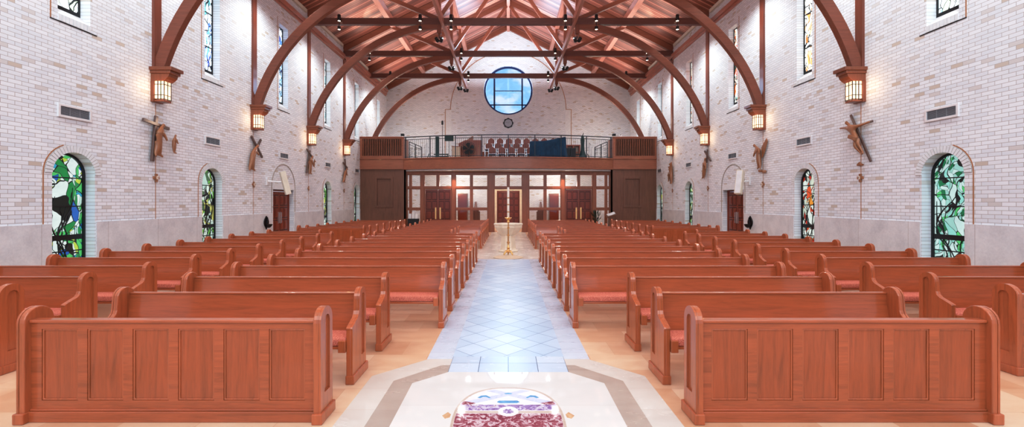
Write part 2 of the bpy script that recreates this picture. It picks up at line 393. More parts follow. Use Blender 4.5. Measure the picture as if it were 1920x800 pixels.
# ------------------------------------------------------------------ shell
HW = 0.42                      # half width of an arched window
ARC_Z, SILL_Z = 2.29, 0.45
UH, UZ0, UZ1 = 0.32, 5.3, 8.36
def arch_hole(c, hw, z0, zs, n=14): return [(c-hw, z0), (c+hw, z0)] + arc(c, zs, hw, 0, PI, n)
WALL_TOP = 9.75
for s in (-1, 1):
    holes = []
    for i, y in enumerate(BAYW):
        if i not in (2, 5): holes.append(arch_hole(y, HW, SILL_Z, ARC_Z))
        holes.append(rect(y-UH, y+UH, UZ0, UZ1))
    holes.append(rect(BAYW[2]-0.75, BAYW[2]+0.75, 0.02, 2.2))
    wl = MB().prism(rect(-3.5, YB+WT, 0, WALL_TOP), s*W, s*(W+WT), YZ, holes)
    struct(wl.build('wall_'+side(s), 'brick_side'), 'cream brick %s side wall of the nave with arched and slit windows' % side(s))
    # stone wainscot between the openings
    ys = [-3.5]
    for i, y in enumerate(BAYW[:5]):
        h = HW+0.02 if i != 2 else 0.79
        ys += [y-h, y+h]
    ys.append(YB)
    m = MB()
    for a, b in zip(ys[::2], ys[1::2]): m.box(s*W, s*(W-0.02), a, b, 0, 1.34)
    struct(m.build('baseboard_'+side(s), 'stone'), 'grey stone wainscot along the %s wall' % side(s))
    # rail and cornice at the top of the wall
    m = MB().box(s*W, s*(W-0.12), -3.5, YB-0.3, 9.12, 9.3); m.box(s*W, s*(W-0.06), -3.5, YB-0.3, 9.02, 9.12)
    struct(m.build('trim_rail_'+side(s), 'truss_y', bevel=0.01), 'brown timber rail along the top of the %s wall' % side(s))
    m = MB()
    for a, b in zip([-3.5]+BAYT, BAYT+[YB]):
        m.box(s*W, s*(W-0.10), a+0.3, b-0.3, 9.62, 9.76)
    struct(m.build('trim_cornice_'+side(s), 'cornice', bevel=0.01), 'cream cornice under the roof on the %s' % side(s))
    # sealant joints below the lanterns
    m = MB()
    for y in BAYT[:4]: m.box(s*W, s*(W-0.004), y-0.008, y+0.008, 1.34, 4.1)
    struct(m.build('trim_joint_'+side(s), 'rust'), 'thin brown control joints on the %s wall below the lanterns' % side(s))
    # outside blocking leaf keeps the openings closed behind the glass
RZ, SL = 14.0, 4.25/8.47
WINC = (0.0, 9.50); WR = 1.70
gable = [(-W-WT, 0), (W+WT, 0), (W+WT, WALL_TOP), (W, WALL_TOP), (0, RZ), (-W, WALL_TOP), (-W-WT, WALL_TOP)]
bw = MB().prism(gable, YB, YB+WT, XZ, [arc(WINC[0], WINC[1], WR, 0, 2*PI*(1-1/48), 47)])
struct(bw.build('wall_back', 'brick_back'), 'cream brick gable wall behind the choir gallery')
for s in (-1, 1):
    m = MB(); z0 = RZ; z1 = WALL_TOP-0.2
    m.prism([(0, RZ), (s*(W+0.5), RZ-SL*(W+0.5)), (s*(W+0.5), RZ-SL*(W+0.5)+0.2), (0, RZ+0.2)], -3.5, YB+WT, XZ)
    struct(m.build('ceiling_'+side(s), 'deck'), 'red cedar plank roof deck sloping to the %s' % side(s))

# floor pieces (all inlays are thin slabs in the floor)
struct(MB().box(-W-WT, W+WT, -3.5, YB+WT, -0.2, 0).build('floor', 'floor'), 'beige stone tile floor of the nave')
OC = 3.49
def octa(hx, cut, ytop):
    """octagon symmetric about OC: straight side half width hx, corner at cut, top at ytop"""
    d = ytop-OC; e = cut
    return [(-hx, OC+e), (-hx, OC-e), (-hx*0.66, OC-d), (hx*0.66, OC-d), (hx, OC-e), (hx, OC+e), (hx*0.66, OC+d), (-hx*0.66, OC+d)]
def octp(hx, cy, tx, ty):
    e = cy-OC; d = ty-OC
    return [(-hx, OC-e), (-tx, OC-d), (tx, OC-d), (hx, OC-e), (hx, OC+e), (tx, OC+d), (-tx, OC+d), (-hx, OC+e)]
def slab(name, pts, z, mat, label, holes=()):
    return struct(MB().prism(pts, -0.01, z, XY, holes).build(name, mat), label)
slab('aisle_border_floor', rect(-0.905, 0.905, 4.86, 13.35), 0.001, 'border', 'pale border tiles on both sides of the centre aisle')
slab('aisle_floor', rect(-0.625, 0.625, 4.94, 13.2), 0.002, 'diamond', 'pale diamond tiles of the centre aisle')
slab('light_band_floor', octp(1.37, 4.39, 0.885, 4.865), 0.002, 'oct_light', 'light stone outer band around the octagon')
slab('taupe_band_floor', octp(1.12, 4.27, 0.71, 4.68), 0.003, 'oct_brown', 'taupe stone band around the octagon')
slab('crossing_floor', rect(-0.62, 0.62, 4.40, 4.94), 0.004, 'cross_tile', 'two rows of square tiles between aisle and octagon')
slab('octagon_floor', octp(0.924, 4.21, 0.618, 4.484), 0.005, 'oct_white', 'polished ivory stone octagon with a round medallion')
slab('font_floor', [(-1.72, 13.35), (1.72, 13.35), (1.72, 16.1), (0.96, 16.1), (0.96, YS), (-0.96, YS), (-0.96, 16.1), (-1.72, 16.1)], 0.001, 'cream_tile', 'cream stone floor around and behind the font')

# medallion in the octagon
MC = 3.66; MR = 0.455
ME = [0.0, -0.17, 0.62]
def sup(d, n=72):
    out = []
    for k in range(n):
        a = 2*PI*k/n; c_, s_ = math.cos(a), math.sin(a)
        out.append((math.copysign(abs(c_)**0.8, c_)*(MR-d), -0.17+math.copysign(abs(s_)**0.8, s_)*(0.62-d)))
    return out
med = thing('floor_medallion', 'round inlaid marble medallion with purple and blue pieces in the floor', 'floor medallion', (0, MC, 0.005))
MB().prism(sup(0), 0, 0.001, XY, [sup(0.022)]).build('ring', 'med_ring', med)
MB().prism(sup(0.022), 0, 0.0008, XY).build('field', 'med_white', med)
def chord(y): return (MR-0.024)*max(0, 1-(abs(y+0.17)/0.596)**2.5)**0.4
def band(y0, y1):
    n = 8; ys_ = [y0+(y1-y0)*i/n for i in range(n+1)]
    return [(chord(y), y) for y in ys_] + [(-chord(y), y) for y in ys_[::-1]]
MB().prism(band(0.0, 0.10), 0, 0.0016, XY).build('purple_band', 'purple', med)
MB().prism(band(-0.55, -0.055), 0, 0.0016, XY).build('maroon_band', 'maroon', med)
MB().prism(band(-0.045, -0.015), 0, 0.0016, XY).build('taupe_band', 'med_ring', med)
for s in (-1, 1):
    MB().prism([(s*0.42, 0.10), (s*0.34, 0.10), (-s*0.20, 0.375), (-s*0.13, 0.40), (s*0.405, 0.15)], 0, 0.0018 + 0.0002*s, XY).build('diagonal_band', 'lilac', med)
    MB().prism([(s*0.42, 0.10), (s*0.33, 0.10), (s*0.28, 0.13), (s*0.385, 0.165)], 0, 0.0022, XY).build('corner_piece', 'maroon', med)
    ch = [(s*x, y) for x, y in ((0.155, 0.235), (0.20, 0.285), (0.245, 0.275), (0.275, 0.235), (0.25, 0.228), (0.225, 0.25), (0.20, 0.25), (0.17, 0.225))]
    MB().prism(ch, 0, 0.0022, XY).build('blue_chevron', 'med_blue', med)
    MB().prism([(s*0.50, -0.03), (s*0.47, -0.07), (s*0.475, -0.12), (s*0.51, -0.14), (s*0.54, -0.09), (s*0.52, -0.06)], -0.001, 0.0012, XY).build('tan_leaf', 'med_tan', med)
MB().prism([(-0.10, 0.15), (-0.075, 0.13), (0.075, 0.13), (0.10, 0.15), (0.08, 0.178), (-0.08, 0.178)], 0, 0.0022, XY).build('blue_lozenge', 'med_blue', med)
MB().prism([(-0.04, 0.32), (0.0, 0.335), (0.04, 0.32), (0.025, 0.305), (-0.025, 0.305)], 0, 0.0024, XY).build('small_blue_piece', 'med_blue', med)
MB().prism(arc(0, -0.02, 0.085, 0, 2*PI*31/32, 31), 0, 0.0024, XY).build('center_disc', 'med_white', med)
MB().prism([(0.05*math.cos(a*PI/8)*(1 if a % 2 else 0.8), -0.02+0.045*math.sin(a*PI/8)*(1 if a % 2 else 0.75)) for a in range(16)], 0, 0.003, XY).build('center_emblem', 'purple', med)

# ------------------------------------------------------------------ windows in the side walls
def stainmat(s, i, low):
    pal = LOWG[(s, i)] if low else UPG[s][i]
    return stained('stained_glass_%s_%s_%s' % (side(s), 'arched' if low else 'slit', ORD[i]), pal, (i+1)*(1.0 if s < 0 else 1.7)+(0 if low else 5),
                   0.95 if low else (2.2 if pal in (P_pale, P_amber) else 1.8), (2.6, 1.5) if low else (3.0, 1.2), 0.018 if low else 0.024)
wn = 0
for s in (-1, 1):
    rz = PI/2 if s < 0 else -PI/2
    for i, y in enumerate(BAYW):
        if i not in (2, 5):
            wn += 1
            w = thing('window_%d' % wn, None, None, (s*W, y, 0), rz); w['kind'] = 'structure'
            w['label'] = 'arched stained glass window, %s from the front on the %s wall' % (ORD[i if i < 2 else i-1], side(s))
            MB().prism(arch_hole(0, HW, SILL_Z, ARC_Z), 0.225, 0.235, XZ).build('stained_glass', stainmat(s, i, True), w)
            MB().prism(arch_hole(0, HW+0.01, SILL_Z, ARC_Z, 20), 0.19, 0.25, XZ, [arch_hole(0, HW-0.045, SILL_Z+0.05, ARC_Z, 20)]).build('window_frame', 'black', w)
            m = MB()
            for z, h in ((1.05, 0.05), (1.66, 0.010), (2.22, 0.010), (0.78, 0.010)): m.box(-HW+0.03, HW-0.03, 0.20, 0.226, z-h, z+h)
            m.build('glazing_bar', 'black', w)
            rr = random.Random(wn*7+3); m = MB()
            for q in range(5):
                x = rr.uniform(-0.12, 0.16)*(1 if s < 0 else -1); z = SILL_Z+0.05; pts = []; dx = rr.uniform(-0.05, 0.05)
                zt = rr.uniform(1.5, 2.55)
                while z < zt:
                    pts.append((x, 0.222, z)); z += 0.09; dx += rr.uniform(-0.045, 0.045); x = max(-0.33, min(0.33, x+dx)); dx *= 0.75
                if len(pts) > 3: m.tube(pts, [0.005+0.010*math.sin(PI*k_/(len(pts)-1))*rr.uniform(0.7, 1.2) for k_ in range(len(pts))], 6)
            m.build('dark_branch_lead', 'black', w)
            MB().box(-HW, HW, 0.0, 0.2, SILL_Z-0.01, SILL_Z+0.02).build('window_sill', 'stone', w)
            # soldier brick arch ring and jamb bands
            m = MB(); n = 25
            for k in range(n):
                a0 = PI*k/n+0.010; a1 = PI*(k+1)/n-0.010
                m.prism([(HW*math.cos(a0), ARC_Z+HW*math.sin(a0)), ((HW+0.13)*math.cos(a0), ARC_Z+(HW+0.13)*math.sin(a0)),
                         ((HW+0.13)*math.cos(a1), ARC_Z+(HW+0.13)*math.sin(a1)), (HW*math.cos(a1), ARC_Z+HW*math.sin(a1))], 0.03, -0.014, XZ)
            m.build('brick_arch', 'brick_plain', w)
            ring = arc(0, ARC_Z, HW+0.133, 0, PI, 20) + arc(0, ARC_Z, HW+0.001, PI, 0, 20)
            MB().prism(ring, 0.03, -0.007, XZ).build('arch_mortar', 'mortar', w)
            sg = -1 if s < 0 else 1
            j = arc(0, ARC_Z, HW+0.15, PI if sg < 0 else 0, PI*0.62 if sg < 0 else PI*0.38, 8)
            m = MB()
            jp = [(sg*(HW+0.15), 1.34)] + j
            jo = [(sg*(HW+0.168), 1.34)] + arc(0, ARC_Z, HW+0.168, PI if sg < 0 else 0, PI*0.62 if sg < 0 else PI*0.38, 8)
            m.prism(jp + jo[::-1], 0.01, -0.006, XZ); m.build('brown_edge_strip', 'rust', w)  # thin brown strip along the near side of the arched opening
        wn += 1
        w = thing('window_%d' % wn, None, None, (s*W, y, 0), rz); w['kind'] = 'structure'
        w['label'] = 'tall slit window of coloured glass, %s from the front high on the %s wall' % (ORD[i], side(s))
        MB().box(-UH, UH, 0.225, 0.235, UZ0, UZ1).build('stained_glass', stainmat(s, i, False), w)
        m = MB().prism(rect(-UH-0.01, UH+0.01, UZ0+0.15, UZ1+0.01), 0.20, 0.25, XZ, [rect(-UH+0.03, UH-0.03, UZ0+0.24, UZ1-0.03)])
        for q in (0.3, 0.62): m.box(-UH, UH, 0.205, 0.225, UZ0+(UZ1-UZ0)*q-0.012, UZ0+(UZ1-UZ0)*q+0.012)
        m.build('window_frame', 'black', w)
        MB().prism([(0.0, UZ0-0.02), (0.24, UZ0-0.02), (0.24, UZ0+0.2), (0.0, UZ0)], -UH, UH, YZ).build('window_sill', 'white_paint', w)
        m = MB()
        for k in range(9):
            a = -UH + 2*UH*k/9; m.box(a+0.004, a+2*UH/9-0.004, 0.0, -0.012, UZ0-0.13, UZ0-0.006)
        m.build('soldier_brick_band', 'brick_plain', w)
        MB().box(-UH-0.14, UH+0.14, 0.0, -0.008, UZ0-0.155, UZ0-0.135).build('drip_joint', 'dark', w)
        sg = -1 if s < 0 else 1
        x = sg*(UH+0.13)
        MB().box(x-0.009, x+0.009, 0.0, -0.006, UZ0-0.14, UZ1+0.2).build('brown_edge_strip', 'rust', w)  # thin brown strip on the near side of the slit

# air vents
for s in (-1, 1):
    for i, y in enumerate(BAYW[:5]):
        v = thing('air_vent', 'white framed louvred air vent in the brick, %s from the front on the %s wall' % (ORD[i], side(s)), 'air vent',
                  (s*W, y, 3.48), PI/2 if s < 0 else -PI/2, 'wall vents above the windows')
        MB().prism(rect(-0.33, 0.33, -0.125, 0.125), 0.0, -0.03, XZ, [rect(-0.29, 0.29, -0.085, 0.085)]).build('frame', 'white_paint', v)
        MB().box(-0.3, 0.3, 0.0, -0.003, -0.095, 0.095).build('backing', 'vent_dark', v)
        m = MB()
        for k in range(9): m.box(-0.292, 0.292, -0.018, -0.004, -0.083+k*0.02, -0.075+k*0.02)
        m.box(-0.1, -0.094, -0.002, -0.016, -0.09, 0.09); m.box(0.094, 0.1, -0.002, -0.016, -0.09, 0.09)
        m.build('louver_slats', 'louver', v)

# ------------------------------------------------------------------ side doors
def panel_leaf(name, x0, x1, z1, y, parent, cols=2, rows=4, mat='door', pull=None):
    """door leaf with raised panels; front face at y (towards -y)"""
    leaf = MB().box(x0, x1, y, y+0.045, 0.01, z1).build(name, mat, parent, bevel=0.004)
    pw = (x1-x0-0.08)/cols; ph = (z1-0.25)/rows; m = MB()
    for a in range(cols):
        for b in range(rows):
            cx = x0+0.04+pw*(a+0.5); cz = 0.16+ph*(b+0.5)
            m.box(cx-pw*0.38, cx+pw*0.38, y, y-0.012, cz-ph*0.38, cz+ph*0.38)
            m.box(cx-pw*0.25, cx+pw*0.25, y, y-0.026, cz-ph*0.27, cz+ph*0.27)
    m.build('raised_panel', mat, leaf, bevel=0.008)
    g = MB()
    for a in range(cols):
        for b in range(rows):
            cx = x0+0.04+pw*(a+0.5); cz = 0.16+ph*(b+0.5)
            g.prism(rect(cx-pw*0.44, cx+pw*0.44, cz-ph*0.44, cz+ph*0.44), y-0.003, y+0.002, XZ, [rect(cx-pw*0.37, cx+pw*0.37, cz-ph*0.37, cz+ph*0.37)])
    g.build('panel_groove_shade', 'door_groove', leaf)  # flat dark rings paint the shade of grooves around the panels
    return leaf
dn = 0
for s in (-1, 1):
    dn += 1
    d = thing('door_%d' % dn, None, None, (s*W, BAYW[2], 0), PI/2 if s < 0 else -PI/2); d['kind'] = 'structure'
    d['label'] = 'double wooden panelled side door under a blind brick arch on the %s wall' % side(s)
    MB().prism([(-0.74, 0.0), (0.74, 0.0), (0.74, 2.2), (-0.74, 2.2)], 0.16, 0.24, XZ, [rect(-0.68, 0.68, 0.005, 2.14)]).build('door_frame', 'door_side', d)
    for q in (-1, 1):
        leaf = panel_leaf('door_leaf', min(0, q*0.675)+0.002, max(0, q*0.675)-0.002, 2.13, 0.18, d, mat='door_side')
        h = MB().tube([(q*0.07, 0.12, 0.95), (q*0.07, 0.12, 1.35)], 0.014)
        h.box(q*0.07-0.025, q*0.07+0.025, 0.165, 0.175, 0.93, 1.37); h.build('door_handle', 'steel', leaf)
    MB().box(-0.76, 0.76, -0.006, 0.16, 2.2, 2.42).build('brick_lintel', 'brick_plain', d)
    R = 0.84
    a_in = [(-R, 1.34), (-R, 2.3)] + arc(0, 2.3, R, PI, 0, 20)[1:] + [(R, 1.34)]
    a_out = [(-R-0.03, 1.34), (-R-0.03, 2.3)] + arc(0, 2.3, R+0.03, PI, 0, 20)[1:] + [(R+0.03, 1.34)]
    MB().prism(a_in + a_out[::-1], 0.0, -0.012, XZ).build('arch_joint', 'mortar', d)
    # loudspeaker on a bracket
    sp = thing('wall_loudspeaker', 'white slim column loudspeaker tilted on its bracket by the %s side door' % side(s), 'loudspeaker',
               (s*W, 15.35, 2.45), PI/2 if s < 0 else -PI/2)
    MB().box(-0.07, 0.07, 0, -0.05, -0.12, 0.16).build('wall_plate', 'white_paint', sp, bevel=0.006)
    MB().tube([(0, -0.04, 0.02), (0.10, -0.30, 0.0), (0.16, -0.42, 0.0)], 0.03).build('bracket_arm', 'white_paint', sp)
    m = MB().box(-0.11, 0.11, -0.09, 0.09, -0.42, 0.42)
    b = m.build('speaker_cabinet', 'cream', sp, bevel=0.012, loc=(0.28, -0.50, -0.03)); b.rotation_euler = (math.radians(-14), 0, math.radians(38))
    MB().box(-0.085, 0.085, -0.094, -0.088, -0.39, 0.39).build('grille', 'white_paint', b)
    # small holy water stoup
    st = thing('holy_water_stoup', 'dark bronze holy water stoup on the stone beside the %s side door' % side(s), 'stoup',
               (s*(W-0.02), 15.25, 0.8), PI/2 if s < 0 else -PI/2)
    MB().prism([(0.0, -0.02)] + [(0.15*math.sin(PI*t), 0.46*t) for t in [k/12 for k in range(1, 12)]] + [(0, 0.46)] + [(-0.15*math.sin(PI*t), 0.46*t) for t in [1-k/12 for k in range(1, 12)]],
               0, -0.03, XZ).build('back_plate', 'bronze', st, bevel=0.006)
    MB().lathe([(0.02, 0.04), (0.07, 0.07), (0.115, 0.14), (0.12, 0.17), (0.10, 0.17), (0.05, 0.12)], (0, -0.10, 0.0)).build('bowl', 'bronze', st, smooth=True)
    m = MB().tube([(0, -0.035, 0.2), (0, -0.05, 0.36)], [0.035, 0.02]); m.lathe([(0.005, 0), (0.025, 0.015), (0.03, 0.035), (0.005, 0.06)], (0, -0.05, 0.355), 10)
    m.build('relief_figure', 'bronze', st, smooth=True)

# ------------------------------------------------------------------ roof trusses
TZ0, TZ1 = 9.23, 9.50
HX = 2.92
def zdeck(x): return RZ-SL*abs(x)
for k, y in enumerate(BAYT):
    t = thing('roof_truss', 'brown timber roof truss with curved braces, %s from the front' % ORD[k], 'roof truss', (0, y, 0), 0, 'roof trusses over the nave')
    MB().box(-W, W, -0.09, 0.09, TZ0, TZ1).build('tie_beam', 'tie', t, bevel=0.006)
    for s in (-1, 1):
        MB().bar((s*W, 0, zdeck(W)-0.17), (0, 0, RZ-0.17), 0.18, 0.28).build('rafter', 'truss', t)
        a0 = math.asin((4.95-3.2)/6.0)
        pin = arc(0, 0, 5.87, a0, PI/2-0.05, 28); pout = arc(0, 0, 6.14, a0, PI/2-0.05, 28)
        pts = [(s*(2.6+p[0]), 3.2+p[1]) for p in pin + pout[::-1]]
        MB().prism(pts, -0.08, 0.08, XZ).build('arched_brace', 'truss', t, bevel=0.006, seg=1)
        MB().box(s*(HX-0.09), s*(HX+0.09), -0.09, 0.09, 8.86, TZ0+0.001).build('pendant_post', 'truss_z', t, bevel=0.006)
        m = MB().lathe([(0.05, -0.12), (0.075, -0.07), (0.05, -0.04), (0.09, 0.0)], (s*HX, 0, 8.86), 12); m.build('pendant_drop', 'truss_z', t, smooth=True)
        MB().box(s*(HX-0.07), s*(HX+0.07), -0.07, 0.07, TZ1, zdeck(HX)-0.3).build('queen_post', 'truss_z', t)
        MB().bar((s*HX, 0, TZ1), (s*0.12, 0, RZ-0.42), 0.13, 0.17).build('diagonal_web', 'truss', t)
        MB().bar((s*(HX+0.1), 0, TZ1), (s*5.95, 0, zdeck(5.95)-0.28), 0.13, 0.17).build('outer_strut', 'truss', t)
        if k < 4:
            MB().box(s*W, s*(W-0.06), -0.11, 0.11, 4.9, 9.12).build('wall_post', 'truss_z', t, bevel=0.004)
            # bracket closing the triangle to the arch foot
# gable rafters on the back wall
g = MB()
for s in (-1, 1): g.bar((s*(W-0.1), YB-0.1, zdeck(W-0.1)-0.16), (0, YB-0.1, RZ-0.16), 0.16, 0.28)
struct(g.build('trim_gable', 'truss'), 'dark timber rafters against the gable wall')
# long beams
def longbeam(name, x, z0, z1, w, mat, label, y1=YB, y0=-3.5):
    return tag(MB().box(x-w/2, x+w/2, y0, y1, z0, z1).build(name, mat, bevel=0.008), label, 'beam', 'long roof beams')
for s in (-1, 1):
    longbeam('purlin_beam', s*5.9, zdeck(5.9)-0.36, zdeck(5.9)-0.03, 0.26, 'truss_y', 'pinkish timber purlin along the %s roof slope, the lower one' % side(s))
    longbeam('purlin_beam', s*2.95, zdeck(2.95)-0.34, zdeck(2.95)-0.03, 0.24, 'truss_y', 'pinkish timber purlin along the %s roof slope, the upper one' % side(s))
    longbeam('longitudinal_beam', s*(HX-0.16), 9.16, 9.46, 0.13, 'truss_y', 'long timber beam linking the trusses at tie level on the %s' % side(s), y1=29.6)
    longbeam('wall_plate_beam', s*(W-0.14), 9.3, 9.46, 0.12, 'truss_y', 'short timber plate beam on top of the rail on the %s wall' % side(s), y0=BAYT[3], y1=YB-0.3)
longbeam('ridge_beam', 0, RZ-0.42, RZ-0.02, 0.2, 'truss_y', 'timber ridge beam at the top of the roof')

# lantern corbels
for s in (-1, 1):
    for k, y in enumerate(BAYT[:4]):
        c = thing('wall_lantern', 'glowing box lantern under wooden corbel, %s from the front, %s wall' % (ORD[k], side(s)), 'wall lantern',
                  (s*W, y, 0), PI/2 if s < 0 else -PI/2, 'lanterns under the arches')
        cap = MB().box(-0.20, 0.20, -0.001, -0.53, 4.86, 4.94); cap.box(-0.17, 0.17, 0, -0.48, 4.79, 4.86)
        cap.prism([(0, 4.62), (-0.30, 4.62), (-0.36, 4.66), (-0.42, 4.72), (-0.44, 4.79), (0, 4.79)], -0.145, 0.145, YZ)
        cap.build('corbel', 'orange_wood', c, bevel=0.008)
        MB().box(-0.15, 0.15, -0.001, -0.07, 4.12, 4.62).build('back_board', 'orange_wood', c, bevel=0.004)
        MB().box(-0.105, 0.105, -0.07, -0.29, 4.2, 4.62).build('lantern_glass', 'lamp', c)
        m = MB()
        for x in (-0.107, 0, 0.107):
            m.box(x-0.007, x+0.007, -0.286, -0.298, 4.18, 4.62)
        for yy in (-0.145, -0.215):
            m.box(-0.115, -0.102, yy-0.007, yy+0.007, 4.18, 4.62); m.box(0.102, 0.115, yy-0.007, yy+0.007, 4.18, 4.62)
        for z in (4.195, 4.29, 4.54):
            m.box(-0.113, 0.113, -0.287, -0.297, z-0.006, z+0.006)
            m.box(-0.114, -0.104, -0.07, -0.297, z-0.006, z+0.006); m.box(0.104, 0.114, -0.07, -0.297, z-0.006, z+0.006)
        m.build('lantern_frame', 'bronze', c)
        MB().box(-0.12, 0.12, -0.06, -0.29, 4.13, 4.18).build('bottom_plate', 'orange_wood', c, bevel=0.006)

# ------------------------------------------------------------------ downlights on the ties
def downlight(loc, label):
    d = thing('beam_downlight', label, 'downlight', loc, 0, 'downlights on the tie beams')
    MB().lathe([(0.065, 0.0), (0.07, 0.01), (0.07, 0.24), (0.055, 0.26)], (0, -0.17, -0.06), 16).build('upper_can', 'black', d, smooth=True)
    MB().lathe([(0.06, 0.0), (0.065, 0.01), (0.065, 0.12)], (0, -0.17, -0.42), 16).build('lower_can', 'black', d, smooth=True)
    MB().lathe([(0.055, -0.004), (0.055, 0.002)], (0, -0.17, -0.42), 16).build('lower_lens', 'lens', d)
    MB().lathe([(0.055, -0.004), (0.055, 0.002)], (0, -0.17, -0.062), 16).build('upper_lens', 'lens', d)
    m = MB().tube([(0, -0.09, -0.1), (0, -0.17, -0.1)], 0.015, 6); m.tube([(0, -0.17, -0.05), (0, -0.17, -0.31)], 0.012, 6); m.build('mount', 'black', d)
    return d
for k in (2, 3, 4):
    for s in (-1, 1):
        for nm, x in (('outer', 7.1), ('inner', 2.4), ('middle', 3.7)):
            if nm == 'middle' and k != 2: continue
            downlight((s*x, BAYT[k], 9.40), 'black can downlight on the %s truss, %s one, %s half' % (ORD[k], nm, side(s)))
def spothead(loc, az, label):
    d = thing('track_spotlight', label, 'spotlight', loc, az, 'spotlights hanging at the pendant posts')
    MB().tube([(0, 0, 0), (0, 0, -0.1)], 0.02, 8).build('stem', 'black', d)
    for q in (-1, 1):
        h = MB().lathe([(0.05, -0.1), (0.075, -0.08), (0.075, 0.1), (0.05, 0.12)], (0, 0, 0), 14).build('lamp_head', 'black', d, smooth=True)
        h.location = (q*0.09, -0.02, -0.16); h.rotation_euler = (math.radians(50), math.radians(30*q), 0)
        MB().lathe([(0.055, -0.106), (0.055, -0.100)], (0, 0, 0), 14).build('lens', 'steel', h)
    return d
for k in (2, 3, 4):
    for s in (-1, 1):
        spothead((s*HX, BAYT[k]-0.02, 8.75), 0, 'black twin spotlight below the %s pendant of the %s truss' % (side(s), ORD[k]))
for s in (-1, 1):
    spothead((s*(HX-0.16), 28.6, 9.16), 0, 'black twin spotlight near the gallery end of the %s long beam' % side(s))

# ------------------------------------------------------------------ pews
def end_profile(arm):
    if arm:
        p = [(0.06, 0.0), (0.06, 0.78)] + arc(-0.04, 0.78, 0.10, 0, PI, 12)[1:]
        p += [(-0.145, 0.72), (-0.150, 0.665), (-0.163, 0.63), (-0.19, 0.603), (-0.225, 0.59), (-0.26, 0.578), (-0.335, 0.548), (-0.343, 0.535), (-0.335, 0.52), (-0.335, 0.0)]
    else:
        p = [(0.21, 0.0), (0.21, 0.79)] + arc(0.095, 0.79, 0.115, 0, PI, 12)[1:] + [(-0.02, 0.0)]
    return p
def end_recess(arm):
    c, w, z0, z1 = (-0.035, 0.045, 0.20, 0.775) if arm else (0.105, 0.052, 0.22, 0.785)
    return [(c-w, z0), (c+w, z0)] + arc(c, z1, w, 0, PI, 8)
def add_end(parent, x, outward, arm):
    """end panel with its inner face at x, outward = +1/-1 along x"""
    o = outward
    core = MB().prism(end_profile(arm), x, x+o*0.045, YZ)
    e = core.build('end_panel', 'pew_v', parent, bevel=0.007)
    f = MB().prism(end_profile(arm), x+o*0.045, x+o*0.062, YZ, [end_recess(arm)])
    f.build('end_facing', 'pew_v', e)
    c = (-0.345, 0.088) if arm else (-0.04, 0.24)
    MB().box(x-o*0.006, x+o*0.078, c[0], c[1], 0, 0.085).build('plinth', 'pew_v', e, bevel=0.008)
    return e
def make_pew(L, label):
    r = thing('church_pew', label, 'pew')
    h = L/2
    add_end(r, -h+0.062, -1, True); add_end(r, h-0.062, 1, True)
    a = h-0.062
    # backrest: curved board, 3 cm thick
    prof = [(0.0, 0.80), (-0.004, 0.70), (-0.02, 0.60), (-0.045, 0.50), (-0.055, 0.42), (-0.055, 0.345)]
    back = [(y+0.028, z) for y, z in prof]
    MB().prism(prof + back[::-1], -a, a, YZ).build('backrest', 'pew_h', r, smooth=True)
    MB().box(-a, a, -0.008, 0.04, 0.795, 0.815).build('top_rail', 'pew_h', r, bevel=0.006)
    MB().box(-a, a, -0.33, -0.035, 0.335, 0.362).build('seat_board', 'pew_h', r, bevel=0.005)
    MB().box(-a+0.004, a-0.004, -0.335, -0.06, 0.362, 0.448).build('seat_cushion', 'cushion', r, bevel=0.022, smooth=True, seg=3)
    for s in (-1, 1):
        MB().box(s*a, s*(a-0.07), -0.36, -0.30, 0.31, 0.425).build('seat_bracket', 'pew_v', r, bevel=0.006)
    n = max(1, int(L/1.4))
    for i in range(1, n):
        x = -a+2*a*i/n
        MB().box(x-0.02, x+0.02, -0.20, 0.0, 0.0, 0.335).build('support_leg', 'pew_v', r)
    return r
def make_frontal(L, label, n=6, dark=False):
    r = thing('pew_front_screen', label, 'pew front')
    h = L/2; a = h-0.062
    add_end(r, -a, -1, False); add_end(r, a, 1, False)
    st = 0.075; pw = (2*a-st*(n+1)-0.02)/n; holes = []
    for i in range(n):
        x0 = -a+0.01+st+(pw+st)*i; holes.append(rect(x0, x0+pw, 0.165, 0.735))
    MB().prism(rect(-a, a, 0.06, 0.79), 0.03, 0.052, XZ, holes).build('stile_frame', 'pew_h', r, bevel=0.002, seg=1)
    for hh in holes:
        x0, x1 = hh[0][0], hh[1][0]
        p = MB().box(x0-0.01, x1+0.01, 0.042, 0.060, 0.155, 0.745).build('panel', 'pew_panel', r)
        MB().prism(rect(x0, x1, 0.165, 0.735), 0.034, 0.043, XZ, [rect(x0+0.014, x1-0.014, 0.179, 0.721)]).build('panel_molding', 'pew_v', p, bevel=0.005)
    MB().box(-a, a, 0.012, 0.085, 0.785, 0.812).build('top_rail', 'pew_h', r, bevel=0.008)
    m = MB().box(-a, a, 0.005, 0.06, 0.0, 0.085); m.box(-a, a, 0.016, 0.05, 0.085, 0.10); m.build('base_rail', 'pew_h', r, bevel=0.006)
    MB().box(-a, a, 0.065, 0.072, 0.06, 0.79).build('rear_panel', 'pew_h', r)
    return r
ROW0, PITCH = 4.52, 0.936
rowY = lambda k: ROW0+PITCH*(k-1)
PEWS = {}
def pew(x0, x1, y, s, label, group):
    L = round(abs(x1-x0), 3); loc = (s*(x0+x1)/2, y, 0)
    if L not in PEWS:
        r = make_pew(L, label); r.location = loc; r['group'] = group; PEWS[L] = r
    else: dup(PEWS[L], loc, label=label, group=group)
FRS = {}
